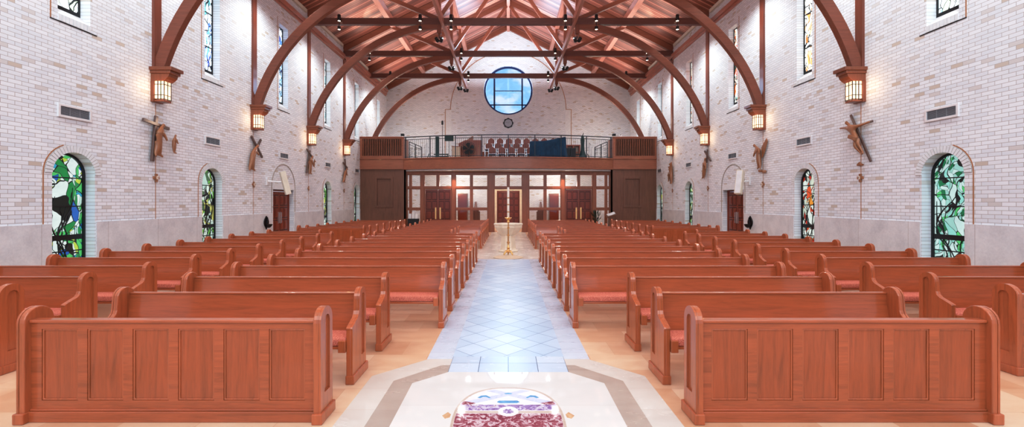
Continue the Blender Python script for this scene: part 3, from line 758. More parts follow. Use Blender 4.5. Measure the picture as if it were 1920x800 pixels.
def frontal(x0, x1, y, s, label, n):
    L = round(abs(x1-x0), 3); loc = (s*(x0+x1)/2, y, 0)
    if L not in FRS:
        r = make_frontal(L, label, n); r.location = loc; r['group'] = 'panelled pew fronts'; FRS[L] = r
    else: dup(FRS[L], loc, label=label, group='panelled pew fronts')
for s in (-1, 1):
    S = side(s)
    frontal(1.475, 3.87, 3.46, s, 'large wooden panelled screen in front of the first pews, %s of the aisle' % S, 6)
    frontal(5.12, 7.60, 4.42, s, 'wooden panelled pew front by the %s wall, mostly cut off by the picture edge' % S, 6)
    frontal(5.18, 7.60, 15.72, s, 'dark panelled pew front beyond the side door near the %s wall' % S, 6)
    for k in range(1, 21):
        inner = 1.49 if k < 3 else 0.905 if k < 11 else 1.76 if k < 14 else 1.0
        pew(inner, 3.97, rowY(k), s, 'red cushioned wooden pew, %s row, beside the centre aisle on the %s' % (ORD[k-1], S), 'pews beside the centre aisle')
    for k in range(2, 11):
        pew(5.18, 7.60, rowY(k), s, 'red cushioned pew by the %s wall, %s behind the nearest panelled front' % (S, ORD[k-2]), 'pews near the side walls')
    pew(5.92, 7.60, rowY(11), s, 'short wooden pew near the %s wall, last before the side door' % S, 'pews near the side walls')
    for j in range(7):
        pew(5.18, 7.60, 16.5+0.93*j, s, 'pew by the %s wall past the side door, %s behind the panelled front' % (S, ORD[j]), 'rear pews near the side walls')

# ------------------------------------------------------------------ font, candle
f = thing('baptismal_font', 'cream marble baptismal font on a flared pedestal in the centre aisle', 'font', (0, 15.4, 0))
MB().lathe([(0.36, 0), (0.36, 0.05), (0.30, 0.08), (0.28, 0.14), (0.27, 0.30), (0.26, 0.50), (0.28, 0.58)], n=8, rot=PI/8).build('pedestal', 'marble', f, bevel=0.01)
MB().lathe([(0.28, 0.58), (0.33, 0.62), (0.40, 0.70), (0.47, 0.80), (0.52, 0.86), (0.52, 0.93), (0.545, 0.95), (0.545, 0.99), (0.45, 0.99), (0.40, 0.90), (0.1, 0.86)], n=8, rot=PI/8).build('bowl', 'marble', f, bevel=0.006)
MB().lathe([(0.41, 0.925), (0.41, 0.93)], n=24).build('water', 'glass', f)
tag(MB().lathe([(0.44, 0.0), (0.465, 0.004), (0.465, 0.012), (0.44, 0.016)], (0, 13.75, 0.0), 40).build('round_floor_mat', 'mat', smooth=True), 'round tan base disc on the aisle in front of the candle stand', 'floor disc')
c = thing('candle_stand', 'tall ornate brass paschal candle stand in front of the font', 'candle stand', (0, 14.35, 0))
prof = [(0.10, 0.10), (0.11, 0.12), (0.05, 0.16), (0.035, 0.2), (0.06, 0.23), (0.03, 0.27), (0.025, 0.38), (0.045, 0.40), (0.045, 0.43), (0.024, 0.45), (0.022, 0.62), (0.04, 0.64), (0.04, 0.67),
        (0.022, 0.69), (0.02, 0.86), (0.038, 0.88), (0.038, 0.91), (0.02, 0.93), (0.02, 1.06), (0.05, 1.10), (0.03, 1.14), (0.06, 1.18), (0.11, 1.21), (0.12, 1.225), (0.11, 1.235), (0.03, 1.235)]
MB().lathe(prof, n=18).build('stem', 'brass', c, smooth=True)
for q in range(3):
    a = q*2*PI/3+PI/2
    d = Vector((math.cos(a), math.sin(a), 0))
    MB().tube([d*0.02+Vector((0, 0, 0.14)), d*0.09+Vector((0, 0, 0.13)), d*0.14+Vector((0, 0, 0.06)), d*0.17+Vector((0, 0, 0.015))], [0.03, 0.035, 0.03, 0.022], 8).build('foot', 'brass', c, smooth=True)
cd = thing('paschal_candle', 'tall white paschal candle with faded bands standing on the brass stand', 'candle', (0, 14.35, 1.235))
MB().lathe([(0.034, 0), (0.04, 0.02), (0.038, 0.9), (0.034, 0.985), (0.006, 0.99)], n=18).build('wax', 'candle', cd, smooth=True)
m = MB()
for z in (0.16, 0.4, 0.62): m.lathe([(0.0405, z), (0.0405, z+0.045)], n=18)
m.build('decorated_band', 'med_tan', cd); MB().tube([(0, 0, 0.985), (0.003, 0, 1.01)], 0.003, 6).build('wick', 'black', cd)

# ------------------------------------------------------------------ gallery
GF = 4.1                       # gallery floor level
XS = 5.98                      # inner edge of the side boxes
YG = 25.0
def bow(x): return YG - 1.02*(1-(x/XS)**2)     # bowed front in plan
nb = 28
bx = [-XS+2*XS*i/nb for i in range(nb+1)]
front = [(x, bow(x)) for x in bx]
struct(MB().prism([(x, y+0.15) for x, y in front] + [(XS-0.02, YB), (-XS+0.02, YB)], 3.50, GF, XY).build('gallery_slab', 'white_paint'), 'white gallery slab soffit')
fas = MB().prism([(x, y-0.05) for x, y in front] + [(x, y) for x, y in front[::-1]], 3.62, 4.18, XY)
struct(fas.build('gallery_fascia', 'gal'), 'curved wooden fascia of the choir gallery')
m = MB()
for z0, z1, d in ((4.16, 4.225, 0.09), (3.58, 3.63, 0.075)):
    m.prism([(x, y-d) for x, y in front] + [(x, y+0.06) for x, y in front[::-1]], z0, z1, XY)
struct(m.build('trim_gallery', 'gal', bevel=0.006), 'wooden mouldings along the gallery front')
for s in (-1, 1):
    S = side(s)
    b = thing('organ_screen_box', 'slatted wooden screen box at the %s end of the gallery' % S, 'screen box', (0, 0, 0))
    x0, x1 = s*XS, s*(W-0.005)
    lo, hi = min(x0, x1), max(x0, x1)
    MB().prism(rect(lo, hi, 4.23, 5.40), YG-0.05, YG+0.07, XZ, [rect(lo+0.14, hi-0.10, 4.37, 5.33)]).build('frame', 'gal', b, bevel=0.006)
    MB().box(lo-0.03 if s > 0 else lo, hi if s > 0 else hi+0.03, YG-0.09, YG+0.09, 5.40, 5.46).build('cap', 'gal', b, bevel=0.006)
    m = MB(); n = 22
    for i in range(n):
        x = lo+0.14+(hi-lo-0.24)*(i+0.5)/n; m.box(x-0.019, x+0.019, YG-0.02, YG+0.04, 4.37, 5.33)
    m.build('slats', 'gal', b)
    MB().box(lo, hi, YG+0.25, YG+0.27, 4.23, 5.40).build('backing', 'dark', b)
    m = MB().box(lo, hi, YG-0.05, YG+0.05, 3.66, 4.23); m.build('fascia', 'gal', b)
    m = MB().box(lo, hi, YG-0.09, YG, 4.18, 4.25); m.box(lo, hi, YG-0.08, YG, 3.60, 3.68); m.box(x0-s*0.0, x0+s*0.05, YG-0.07, YG, 3.68, 4.18); m.build('moulding', 'gal', b, bevel=0.006)
    MB().box(x0, x0+s*0.1, YG+0.07, YG+1.2, GF, 5.40).build('return_panel', 'gal', b)
    # panelled wall below
    xi = s*5.88; lo2, hi2 = min(xi, x1), max(xi, x1)
    cx = s*7.1
    wl = MB().prism(rect(lo2, hi2, 0, 3.60), YG, YG+0.08, XZ, [rect(cx-0.42, cx+0.42, 1.55, 3.05)])
    struct(wl.build('wall_gallery_'+S, 'gal_z'), 'dark wood panelled wall under the %s end of the gallery' % S)
    fr = MB().prism(rect(cx-0.52, cx+0.52, 1.42, 3.18), YG-0.03, YG+0.02, XZ, [rect(cx-0.40, cx+0.40, 1.54, 3.06)])
    struct(fr.build('trim_panel_'+S, 'gal_z', bevel=0.008), 'raised frame on the panelled wall at the %s' % S)
    struct(MB().box(cx-0.43, cx+0.43, YG+0.05, YG+0.08, 1.5, 3.1).build('trim_inset_'+S, 'gal_z'), 'sunk panel in the wall at the %s' % S)
    struct(MB().box(xi, xi+s*0.08, YG, YS+0.05, 0, 3.6).build('trim_return_'+S, 'gal_z'), 'wood return beside the glazed screen at the %s' % S)

# railing
r = thing('gallery_railing', 'curved black iron railing along the front of the choir gallery', 'railing')
def railpts(z, off=0.03, n=40, xm=XS-0.05): return [(-xm+2*xm*i/n, bow(-xm+2*xm*i/n)+off, z) for i in range(n+1)]
MB().tube(railpts(5.43), 0.026, 8).build('top_rail', 'iron', r, smooth=True)
MB().tube(railpts(5.28), 0.016, 6).build('upper_rail', 'iron', r, smooth=True)
MB().tube(railpts(4.29), 0.016, 6).build('bottom_rail', 'iron', r, smooth=True)
m = MB(); N = 100
for i in range(N+1):
    x = -XS+0.08+(2*XS-0.16)*i/N; m.tube([(x, bow(x)+0.03, 4.29), (x, bow(x)+0.03, 5.28)], 0.0065, 5, False)
    if i % 2 == 0: m.lathe([(0.006, -0.03), (0.017, 0), (0.006, 0.03)], (x, bow(x)+0.03, 4.80), 6)
o = m.build('balusters', 'iron', r); o['kind'] = 'stuff'
for i in range(9):
    x = -XS+0.12+(2*XS-0.24)*i/8
    MB().box(x-0.022, x+0.022, bow(x)+0.01, bow(x)+0.05, 4.22, 5.43).build('post', 'iron', r)
for s in (-1, 1):
    q = thing('stair_railing', 'short ornamental iron stair railing at the %s end of the gallery' % side(s), 'railing')
    xa, xb = s*(XS-0.12), s*(XS-0.85); y0 = YG+0.9
    m = MB().bar((xa, y0, 5.30), (xb, y0, 4.98), 0.035, 0.035); m.bar((xa, y0, 5.14), (xb, y0, 4.82), 0.02, 0.02); m.bar((xa, y0, 4.45), (xb, y0, 4.3), 0.02, 0.02)
    m.build('handrail', 'iron', q)
    for x, zt in ((xa, 5.30), ((xa+xb)/2, 5.14), (xb, 4.98)): MB().box(x-0.02, x+0.02, y0-0.02, y0+0.02, GF, zt).build('post', 'iron', q)
    m = MB()
    for i in range(3):
        for jj in range(2):
            cx = xa+(xb-xa)*(0.17+0.33*i); cz = 4.62+0.24*jj
            p = [(cx+0.11*t/14*math.cos(t*0.8), y0, cz+0.11*t/14*math.sin(t*0.8)) for t in range(15)]
            m.tube(p, 0.008, 5)
    m.build('scrollwork', 'iron', q)

# choir chairs on the gallery
def make_chair():
    t = thing('choir_chair', 'x', 'chair')
    MB().box(-0.22, 0.22, -0.22, 0.2, 0.42, 0.48).build('seat', 'seat_grey', t, bevel=0.02)
    MB().prism([(-0.2, 0.60), (0.2, 0.60), (0.215, 0.72), (0.2, 0.82)] + arc(0, 0.82, 0.12, 0.6, PI-0.6, 6) + [(-0.2, 0.82), (-0.215, 0.72)], 0.16, 0.20, XZ).build('backrest', 'seat_brown', t, bevel=0.01)
    for s in (-1, 1):
        MB().tube([(s*0.235, -0.2, 0), (s*0.235, -0.2, 0.44)], 0.014, 6).build('leg', 'chrome', t)
        MB().tube([(s*0.235, 0.22, 0), (s*0.235, 0.2, 0.45), (s*0.235, 0.19, 0.82)], 0.014, 6).build('leg', 'chrome', t)
    MB().tube([(-0.24, -0.215, 0.44), (-0.22, -0.225, 0.49), (0, -0.225, 0.5), (0.22, -0.225, 0.49), (0.24, -0.215, 0.44)], 0.018, 6).build('seat_rim', 'chrome', t, smooth=True)
    return t
ch0 = make_chair(); first = True
for row, (yy, zz, xs) in enumerate(((26.05, 4.1, [-0.95+0.57*i for i in range(8)]), (27.0, 4.48, [-1.2+0.57*i for i in range(8)]), (28.0, 4.90, [-1.1+0.57*i for i in range(8)]))):
    if row: struct(MB().box(-1.8, 4.4, yy-0.45, yy+0.55, GF, zz).build('gallery_riser', 'gal'), 'low wooden choir riser on the gallery, level %s' % ORD[row])
    for i, x in enumerate(xs):
        lab = 'brown backed choir chair, %s from the organ in the %s row' % (ORD[i], ORD[row])
        if first: ch0.location = (x, yy, zz); ch0['label'] = lab; ch0['group'] = 'choir chairs on the gallery'; first = False
        else: dup(ch0, (x, yy, zz), label=lab, group='choir chairs on the gallery')

# covered piano
p = thing('covered_piano', 'grand piano under a dark blue cover on the gallery', 'piano', (2.2, 24.95, GF))
pts = [(-1.0, -0.35), (0.45, -0.5), (1.05, -0.5), (1.05, 0.45), (-0.4, 0.45), (-0.9, 0.15)]
m = MB(); n = 60
ring = []
def loop(pts, n):
    L = [math.dist(pts[i], pts[(i+1) % len(pts)]) for i in range(len(pts))]; tot = sum(L); out = []
    for k in range(n):
        d = tot*k/n; i = 0
        while d > L[i]: d -= L[i]; i += 1
        a, b_ = pts[i], pts[(i+1) % len(pts)]; u = d/L[i]; out.append((a[0]+(b_[0]-a[0])*u, a[1]+(b_[1]-a[1])*u))
    return out
lp = loop(pts, n); rings = []
for z, sc_, wv in ((0.12, 1.03, 0.05), (0.5, 1.0, 0.03), (0.98, 0.99, 0.01), (1.06, 0.96, 0)):
    rings.append([m.bm.verts.new((x*sc_*(1+wv*math.sin(k*1.9)), y*sc_*(1+wv*1.5*math.sin(k*1.9)), z+(0.22*(max(0, x)/1.0) if z > 0.9 else 0))) for k, (x, y) in enumerate(lp)])
for a, b_ in zip(rings, rings[1:]):
    for k in range(n): m.bm.faces.new((a[k], a[(k+1) % n], b_[(k+1) % n], b_[k]))
m.bm.faces.new(rings[-1])
m.build('cover', 'blue_cloth', p, smooth=True)
for x, y in ((-0.8, 0.0), (0.85, -0.35), (0.85, 0.3)): MB().tube([(x, y, 0), (x, y, 0.2)], 0.05, 8).build('leg', 'black', p)

# organ console / cabinet, drum, riser steps, stands
o = thing('organ_cabinet', 'tall reddish wooden organ cabinet standing on the gallery beside the chairs', 'organ', (-2.2, 26.2, GF))
MB().prism([(-0.75, 0), (0.62, 0), (0.62, 1.30), (-0.35, 1.30), (-0.75, 1.1)], -0.3, 0.3, XZ).build('body', 'seat_brown', o, bevel=0.01)
m = MB()
for i in range(6): m.box(-0.62+0.2*i, -0.50+0.2*i, -0.31, -0.3, 0.12, 1.0)
m.build('raised_panel', 'gal', o)
MB().prism([(-0.35, 1.30), (0.1, 1.30), (0.12, 1.55), (0.06, 1.58), (-0.2, 1.38)], -0.06, -0.04, XZ).build('music_rest', 'gal', o)
o = thing('standing_fan', 'round black pedestal fan in front of the organ cabinet', 'fan', (-2.3, 25.3, GF))
m = MB()
for r_ in (0.12, 0.22, 0.32, 0.40):
    m.tube([(r_*math.cos(a), -0.08*math.sqrt(max(0, 1-(r_/0.42)**2)), 0.72+r_*math.sin(a)) for a in [2*PI*k/24 for k in range(25)]], 0.010, 5)
for k in range(24):
    a = 2*PI*k/24; m.tube([(0.08*math.cos(a), -0.08, 0.72+0.08*math.sin(a)), (0.41*math.cos(a), 0, 0.72+0.41*math.sin(a))], 0.006, 4)
m.build('cage_grille', 'black', o)
m = MB()
for k in range(5):
    a = 2*PI*k/5; ca, sa = math.cos(a), math.sin(a); cb, sb = math.cos(a+0.9), math.sin(a+0.9)
    m.prism([(0, 0.72), (0.34*ca, 0.72+0.34*sa), (0.36*math.cos(a+0.45), 0.72+0.36*math.sin(a+0.45)), (0.3*cb, 0.72+0.3*sb)], 0.02, 0.03, XZ)
m.build('fan_blade', 'black', o)
MB().tube([(0, 0.06, 0.72), (0, 0.06, 0.03)], 0.025, 8).build('pole', 'black', o); MB().lathe([(0.22, 0), (0.2, 0.03), (0.03, 0.05)], (0, 0.06, 0), 20).build('base', 'black', o)
o = thing('wooden_cajon', 'small light wooden box drum beside the round fan on the gallery', 'drum box', (-3.0, 25.4, GF))
MB().box(-0.25, 0.25, -0.18, 0.18, 0.03, 0.86).build('box_body', 'seat_brown', o, bevel=0.01)
MB().box(-0.23, 0.23, -0.19, -0.18, 0.06, 0.82).build('front_plate', 'mat', o)
for s in (-1, 1):
    e = thing('riser_steps', 'black metal steps up to the choir risers at the %s side of the gallery' % side(s), 'steps', (s*4.35, 26.6, GF))
    for i in range(4): MB().box(-0.62+(0.12*i if s < 0 else 0), 0.62-(0.12*i if s > 0 else 0), -0.35+0.25*i, -0.1+0.25*i, 0.16*i+0.08, 0.16*i+0.13).build('tread', 'green_metal', e, bevel=0.004)
    for x in (-0.6, 0.6): MB().bar((x, -0.35, 0.04), (x, 0.7, 0.62), 0.03, 0.08).build('stringer', 'green_metal', e)
    x = s*0.62
    MB().tube([(x, -0.4, 0.0), (x, -0.4, 0.9), (x*1.05, -0.35, 1.0), (x*1.1, -0.25, 1.02), (x*1.1, 0.6, 1.3), (x*1.1, 0.65, 0.7)], 0.02, 8).build('handrail', 'steel', e, smooth=True)
o = thing('tower_speaker', 'narrow black tower speaker on the left side of the gallery', 'loudspeaker', (-4.15, 25.6, GF))
MB().box(-0.1, 0.1, -0.1, 0.1, 0.05, 1.45).build('cabinet', 'green_metal', o, bevel=0.01); MB().lathe([(0.16, 0), (0.16, 0.04), (0.05, 0.06)], n=16).build('base', 'black', o)
o = thing('music_stand', 'dark green music stand on the gallery left of the organ cabinet', 'music stand', (-3.35, 24.75, GF))
MB().prism(rect(-0.25, 0.25, 1.08, 1.42), -0.02, 0.0, XZ).build('desk', 'green_metal', o, bevel=0.006)
MB().tube([(0, 0, 0.25), (0, 0, 1.1)], 0.014, 6).build('pole', 'black', o)
for q in range(3): MB().tube([(0, 0, 0.28), (0.24*math.cos(q*2.09), 0.24*math.sin(q*2.09), 0.01)], 0.01, 5).build('leg', 'black', o)
o = thing('microphone_stand', 'thin tall microphone stand with black windscreen rising above the gallery railing', 'microphone stand', (-3.8, 25.2, GF))
MB().tube([(0, 0, 0.02), (0, 0, 2.1)], 0.012, 6).build('pole', 'black', o)
MB().lathe([(0.03, 0), (0.055, 0.03), (0.055, 0.2), (0.03, 0.24)], (0, 0, 2.08), 12).build('microphone', 'black', o, smooth=True)
for q in range(3): MB().tube([(0, 0, 0.12), (0.28*math.cos(q*2.09), 0.28*math.sin(q*2.09), 0.01)], 0.01, 5).build('leg', 'black', o)
o = thing('draped_stand', 'tall narrow instrument stand under dark cloth beside the right gallery steps', 'covered stand', (4.3, 25.3, GF))
MB().lathe([(0.24, 0.02), (0.2, 0.3), (0.12, 0.6), (0.10, 0.9), (0.12, 1.2), (0.08, 1.42), (0.02, 1.5)], n=14).build('cloth', 'green_metal', o, smooth=True)
MB().tube([(0, 0, 1.48), (0.06, 0, 1.62)], 0.02, 6).build('rod', 'black', o)
for i, x in enumerate((3.42, 3.78)):
    e = thing('amplifier', 'black amplifier box on the gallery floor, the %s of the pair' % ('left' if i == 0 else 'right'), 'amplifier', (x+0.02-0.04*i, 25.55, GF))
    MB().box(-0.16, 0.16, -0.14, 0.14, 0.02, 0.78).build('cabinet', 'black', e, bevel=0.015); MB().box(-0.13, 0.13, -0.15, -0.14, 0.08, 0.72).build('grille', 'bronze', e)
    MB().box(-0.12, 0.12, -0.12, 0.12, 0, 0.02).build('foot', 'black', e)
o = thing('small_wooden_cabinet', 'reddish wooden cabinet with open shelves behind the covered piano', 'cabinet', (4.2, 28.4, GF))
MB().prism(rect(-0.45, 0.45, 0, 1.32), -0.2, 0.2, XZ, [rect(-0.38, -0.04, 0.75, 1.25), rect(0.04, 0.38, 0.75, 1.25)]).build('carcass', 'seat_brown', o)
MB().box(-0.44, 0.44, 0.17, 0.19, 0.05, 1.3).build('back_panel', 'cream', o)
for s in (-1, 1):
    e = thing('security_camera', 'small black camera on top of the gallery post at the %s' % side(s), 'camera', (s*(XS+0.06), YG, 5.46))
    MB().box(-0.09, 0.09, -0.09, 0.09, 0.05, 0.17).build('housing', 'black', e, bevel=0.01); MB().tube([(0, 0, 0), (0, 0, 0.06)], 0.03, 8).build('mount', 'white_paint', e)
e = thing('dome_camera', 'white dome camera on the cap of the right screen box', 'camera', (XS+0.42, YG, 5.46))
MB().lathe([(0.08, 0), (0.08, 0.06), (0.05, 0.11), (0.02, 0.13)], n=16).build('housing', 'white_paint', e, smooth=True)
MB().lathe([(0.01, -0.02), (0.035, 0), (0.01, 0.02)], (0, -0.07, 0.1), 8).build('lens', 'black', e)
e = thing('paper_bag', 'small white paper bag at the edge of the gallery below the music stand', 'bag', (-3.15, 24.68, GF))
MB().prism([(-0.09, 0), (0.09, 0), (0.08, 0.22), (0.03, 0.18), (-0.03, 0.18), (-0.08, 0.22)], -0.05, 0.05, XZ).build('bag_body', 'white_paint', e)

# clock on the back wall
c = thing('wall_clock', 'round dark scalloped clock with grey face below the round window', 'clock', (0, YB, 7.22))
MB().prism([((0.34+0.02*math.cos(8*a))*math.cos(a), (0.34+0.02*math.cos(8*a))*math.sin(a)) for a in [2*PI*k/48 for k in range(48)]], -0.04, 0, XZ).build('frame', 'bronze', c)
MB().prism(arc(0, 0, 0.26, 0, 2*PI*31/32, 31), -0.05, -0.04, XZ).build('face', 'clock', c)
m = MB().bar((0, -0.055, 0), (0.1, -0.055, 0.09), 0.01, 0.012); m.bar((0, -0.055, 0), (-0.16, -0.055, 0.05), 0.01, 0.01); m.build('hands', 'black', c)

# round window and brick relief on the back wall
w = thing('window_round', None, None, (WINC[0], YB, WINC[1])); w['kind'] = 'structure'; w['label'] = 'large round window with dark glazing bars in the gable wall'
MB().prism(arc(0, 0, WR, 0, 2*PI*63/64, 63), 0.2, 0.21, XZ).build('glass', 'glass_blue', w)
M['blueframe'] = plain('window_blue_frame', srgb(20, 44, 96), 0.4)
MB().prism(arc(0, 0, WR+0.01, 0, 2*PI*63/64, 63), 0.14, 0.24, XZ, [arc(0, 0, WR-0.12, 0, 2*PI*63/64, 63)]).build('window_frame', 'blueframe', w)
m = MB()
for x, hw in ((-0.97, 0.06), (0.97, 0.055)): z = math.sqrt(WR**2-x*x); m.box(x-hw, x+hw, 0.16, 0.22, -z, z)
m.box(-0.97, 0.97, 0.17, 0.22, -0.03, 0.03); z = math.sqrt(WR**2-0.96**2); m.box(-z, z, 0.16, 0.22, -1.02, -0.94); m.box(-z, z, 0.16, 0.22, 0.95, 1.0)
m.build('glazing_bars', 'blueframe', w)
m = MB(); n = 90
for k in range(n):
    a0 = 2*PI*k/n+0.004; a1 = 2*PI*(k+1)/n-0.004
    m.prism([(WR*math.cos(a0), WR*math.sin(a0)), ((WR+0.3)*math.cos(a0), (WR+0.3)*math.sin(a0)), ((WR+0.3)*math.cos(a1), (WR+0.3)*math.sin(a1)), (WR*math.cos(a1), WR*math.sin(a1))], -0.02, 0.02, XZ)
m.build('brick_surround', 'brick_plain', w)
m = MB(); AR = 4.0; AZ = 8.15
for k in range(80):
    a0 = PI*k/80+0.002; a1 = PI*(k+1)/80-0.002
    m.prism([(r_*math.cos(a), AZ+r_*math.sin(a)) for r_, a in ((AR-0.36, a0), (AR, a0), (AR, a1), (AR-0.36, a1))], YB-0.03, YB+0.01, XZ)
for s in (-1, 1): m.box(min(s*(AR-0.04), s*(AR+0.36)), max(s*(AR-0.04), s*(AR+0.36)), YB-0.03, YB, 4.2, AZ)
struct(m.build('trim_brick_arch', 'brick_plain'), 'large raised brick arch around the round window')
m = MB()
ao = arc(0, AZ, AR+0.04, 0, PI, 40); ai = arc(0, AZ, AR, 0, PI, 40)
m.prism(ao + ai[::-1], YB-0.034, YB, XZ)
for s in (-1, 1): m.box(s*(AR+0.36), s*(AR+0.4), YB-0.034, YB, 4.2, AZ); m.box(min(s*AR, s*(AR+0.4)), max(s*AR, s*(AR+0.4)), YB-0.034, YB, AZ, AZ+0.03)
struct(m.build('trim_arch_joint', 'rust'), 'thin brown joint line around the brick arch')

# ------------------------------------------------------------------ glazed narthex screen
PX = [(-5.98, -5.74), (-5.58, -5.10)]
colsx = PX + [(-4.84, -4.16), (-3.98, -3.30), (-3.02, -2.22), (-2.04, -1.22), (-0.77, -0.09)]
holes = []; panes = []
for (a, b) in colsx:
    for sg in (-1, 1):
        x0, x1 = (a, b) if sg < 0 else (-b, -a)
        if abs(a) > 5.8: x0, x1 = (x0+0.15, x1) if sg < 0 else (x0, x1-0.15)
        holes.append(rect(x0, x1, 2.65, 3.29)); panes.append(holes[-1])
        if abs(a) > 5 or 1.0 < abs(a) < 3.1:
            holes.append(rect(x0, x1, 1.42, 2.47)); panes.append(holes[-1]); holes.append(rect(x0, x1, 0.36, 1.25)); panes.append(holes[-1])
for sg in (-1, 1): holes.append(rect(min(sg*3.33, sg*4.81), max(sg*3.33, sg*4.81), 0.004, 2.47))
holes.append(rect(-0.79, 0.79, 0.004, 2.47))
scr = MB().prism(rect(-5.88, 5.88, 0, 3.49), YS, YS+0.12, XZ, holes)
struct(scr.build('wall_glazed_screen', 'scr'), 'wooden framed glazed screen between nave and entrance')
m = MB()
for q in panes: m.box(q[0][0], q[1][0], YS+0.055, YS+0.062, q[0][1], q[2][1])
struct(m.build('screen_glass', 'glass'), 'clear glass panes in the wooden screen')
m = MB()
for sg in (-1, 1):
    for x, hw in ((0.985, 0.19), (3.16, 0.10), (4.97, 0.10)): m.box(sg*x-hw, sg*x+hw, YS-0.08, YS, 0, 3.49)
m.box(-5.9, 5.9, YS-0.04, YS, 2.50, 2.62); m.box(-5.9, 5.9, YS-0.05, YS, 3.33, 3.49)
for sg in (-1, 1): m.box(min(sg*1.15, sg*3.1), max(sg*1.15, sg*3.1), YS-0.03, YS, 1.28, 1.40)
struct(m.build('trim_screen', 'scr', bevel=0.006), 'wooden posts and rails on the face of the screen')
for sg in (-1, 1):
    dn += 1
    d = thing('door_%d' % dn, None, None, (sg*4.07, YS, 0)); d['kind'] = 'structure'; d['label'] = 'pair of carved wooden doors with brass pulls in the %s part of the screen' % side(sg)
    for q in (-1, 1):
        leaf = panel_leaf('door_leaf', min(0, q*0.735)+0.003, max(0, q*0.735)-0.003, 2.46, 0.03, d, cols=2, rows=4)
        MB().box(q*0.13-0.045, q*0.13+0.045, 0.0, 0.02, 0.75, 1.42).build('door_handle', 'gold_plate', leaf, bevel=0.005)
dn += 1
d = thing('door_%d' % dn, None, None, (0, YB-0.06, 0)); d['kind'] = 'structure'; d['label'] = 'dark wooden entrance doors seen through the centre of the screen'
for q in (-1, 1):
    leaf = panel_leaf('door_leaf', min(0, q*0.78)+0.003, max(0, q*0.78)-0.003, 2.5, 0.0, d, cols=2, rows=5)
MB().prism(rect(-0.95, 0.95, 0, 2.66), -0.04, 0.05, XZ, [rect(-0.79, 0.79, 0.004, 2.51)]).build('door_frame', 'cream', d)
# things in the narthex and against the screen
for sg in (-1, 1):
    e = thing('wooden_cabinet', 'tall dark wooden cabinet behind the glass screen on the %s' % side(sg), 'cabinet', (sg*3.05, 29.4, 0))
    MB().box(-0.32, 0.32, -0.25, 0.25, 0.05, 2.3).build('carcass', 'gal_z', e, bevel=0.01); MB().box(-0.28, 0.28, -0.27, -0.25, 0.15, 2.2).build('cabinet_door', 'door', e, bevel=0.006); MB().box(-0.3, 0.3, -0.22, 0.22, 0, 0.05).build('plinth', 'gal_z', e)
    e = thing('prayer_kneeler', 'brown wooden cabinet with rounded top behind the glass screen on the %s' % side(sg), 'kneeler', (sg*2.0, 27.0, 0))
    MB().prism([(-0.25, 0), (0.25, 0), (0.25, 1.15)] + arc(0, 1.15, 0.2, 0, PI, 8) + [(-0.25, 1.15)], -0.2, 0.2, XZ).build('body', 'gal_z', e, bevel=0.01)
    MB().tube([(0, 0, 1.33), (0, 0, 1.75)], [0.12, 0.05], 10).build('statue', 'carve', e, smooth=True)
e = thing('leaflet_stand', 'dark stand holding white leaflets against the screen behind the left pews', 'leaflet stand', (-5.35, 24.7, 0))
MB().box(-0.3, 0.3, -0.15, 0.15, 0.0, 0.8).build('body', 'black', e, bevel=0.01)
for i, x in enumerate((-0.2, -0.02, 0.18)): MB().prism([(x-0.07, 0.8), (x+0.07, 0.8), (x+0.08, 1.08+0.08*(i % 2)), (x-0.06, 1.08+0.08*(i % 2))], -0.02-0.04*i, -0.01-0.04*i, XZ).build('leaflet', 'white_paint', e)
e = thing('reading_desk', 'dark wooden reading desk with an open book behind the right pews', 'lectern', (5.75, 24.5, 0))
MB().box(-0.14, 0.14, -0.14, 0.14, 0.0, 0.92).build('post', 'gal_z', e, bevel=0.01)
dk = MB().box(-0.28, 0.28, -0.2, 0.2, -0.02, 0.02).build('desk_top', 'gal_z', e, bevel=0.006, loc=(0, 0, 1.02)); dk.rotation_euler = (math.radians(22), math.radians(-18), 0)
bk = tag(MB().prism([(-0.22, 0.0), (0.0, -0.012), (0.22, 0.0), (0.22, 0.03), (0.0, 0.012), (-0.22, 0.03)], -0.13, 0.13, XZ).build('open_book', 'white_paint', loc=(5.75, 24.48, 1.055)), 'white open book lying on the dark reading desk', 'book')
bk.rotation_euler = (math.radians(22), math.radians(-18), 0)
e = thing('potted_plant', 'dark leafy potted plant against the screen behind the right pews', 'plant', (4.95, 24.7, 0))
MB().lathe([(0.13, 0), (0.17, 0.3), (0.18, 0.34), (0.15, 0.34), (0.1, 0.3)], n=16).build('pot', 'black', e, smooth=True)
m = MB(); rr = random.Random(3)
for k in range(26):
    a = rr.random()*2*PI; L = 0.18+0.25*rr.random(); h = 0.55+0.55*rr.random()
    p0 = Vector((0, 0, 0.33)); p1 = Vector((0.4*L*math.cos(a), 0.4*L*math.sin(a), 0.33+h*0.6)); p2 = Vector((L*math.cos(a), L*math.sin(a), 0.3+h))
    m.bar(p0, p1, 0.012, 0.012); t = (p2-p1).normalized(); sd = t.cross(Vector((0, 0, 1))).normalized()*0.04
    v = [m.bm.verts.new(q) for q in (p1, p1.lerp(p2, 0.5)+sd, p2, p1.lerp(p2, 0.5)-sd)]; m.bm.faces.new(v)
M['leaf'] = plain('plant_leaf', srgb(30, 44, 34), 0.4)
m.build('foliage', 'leaf', e)

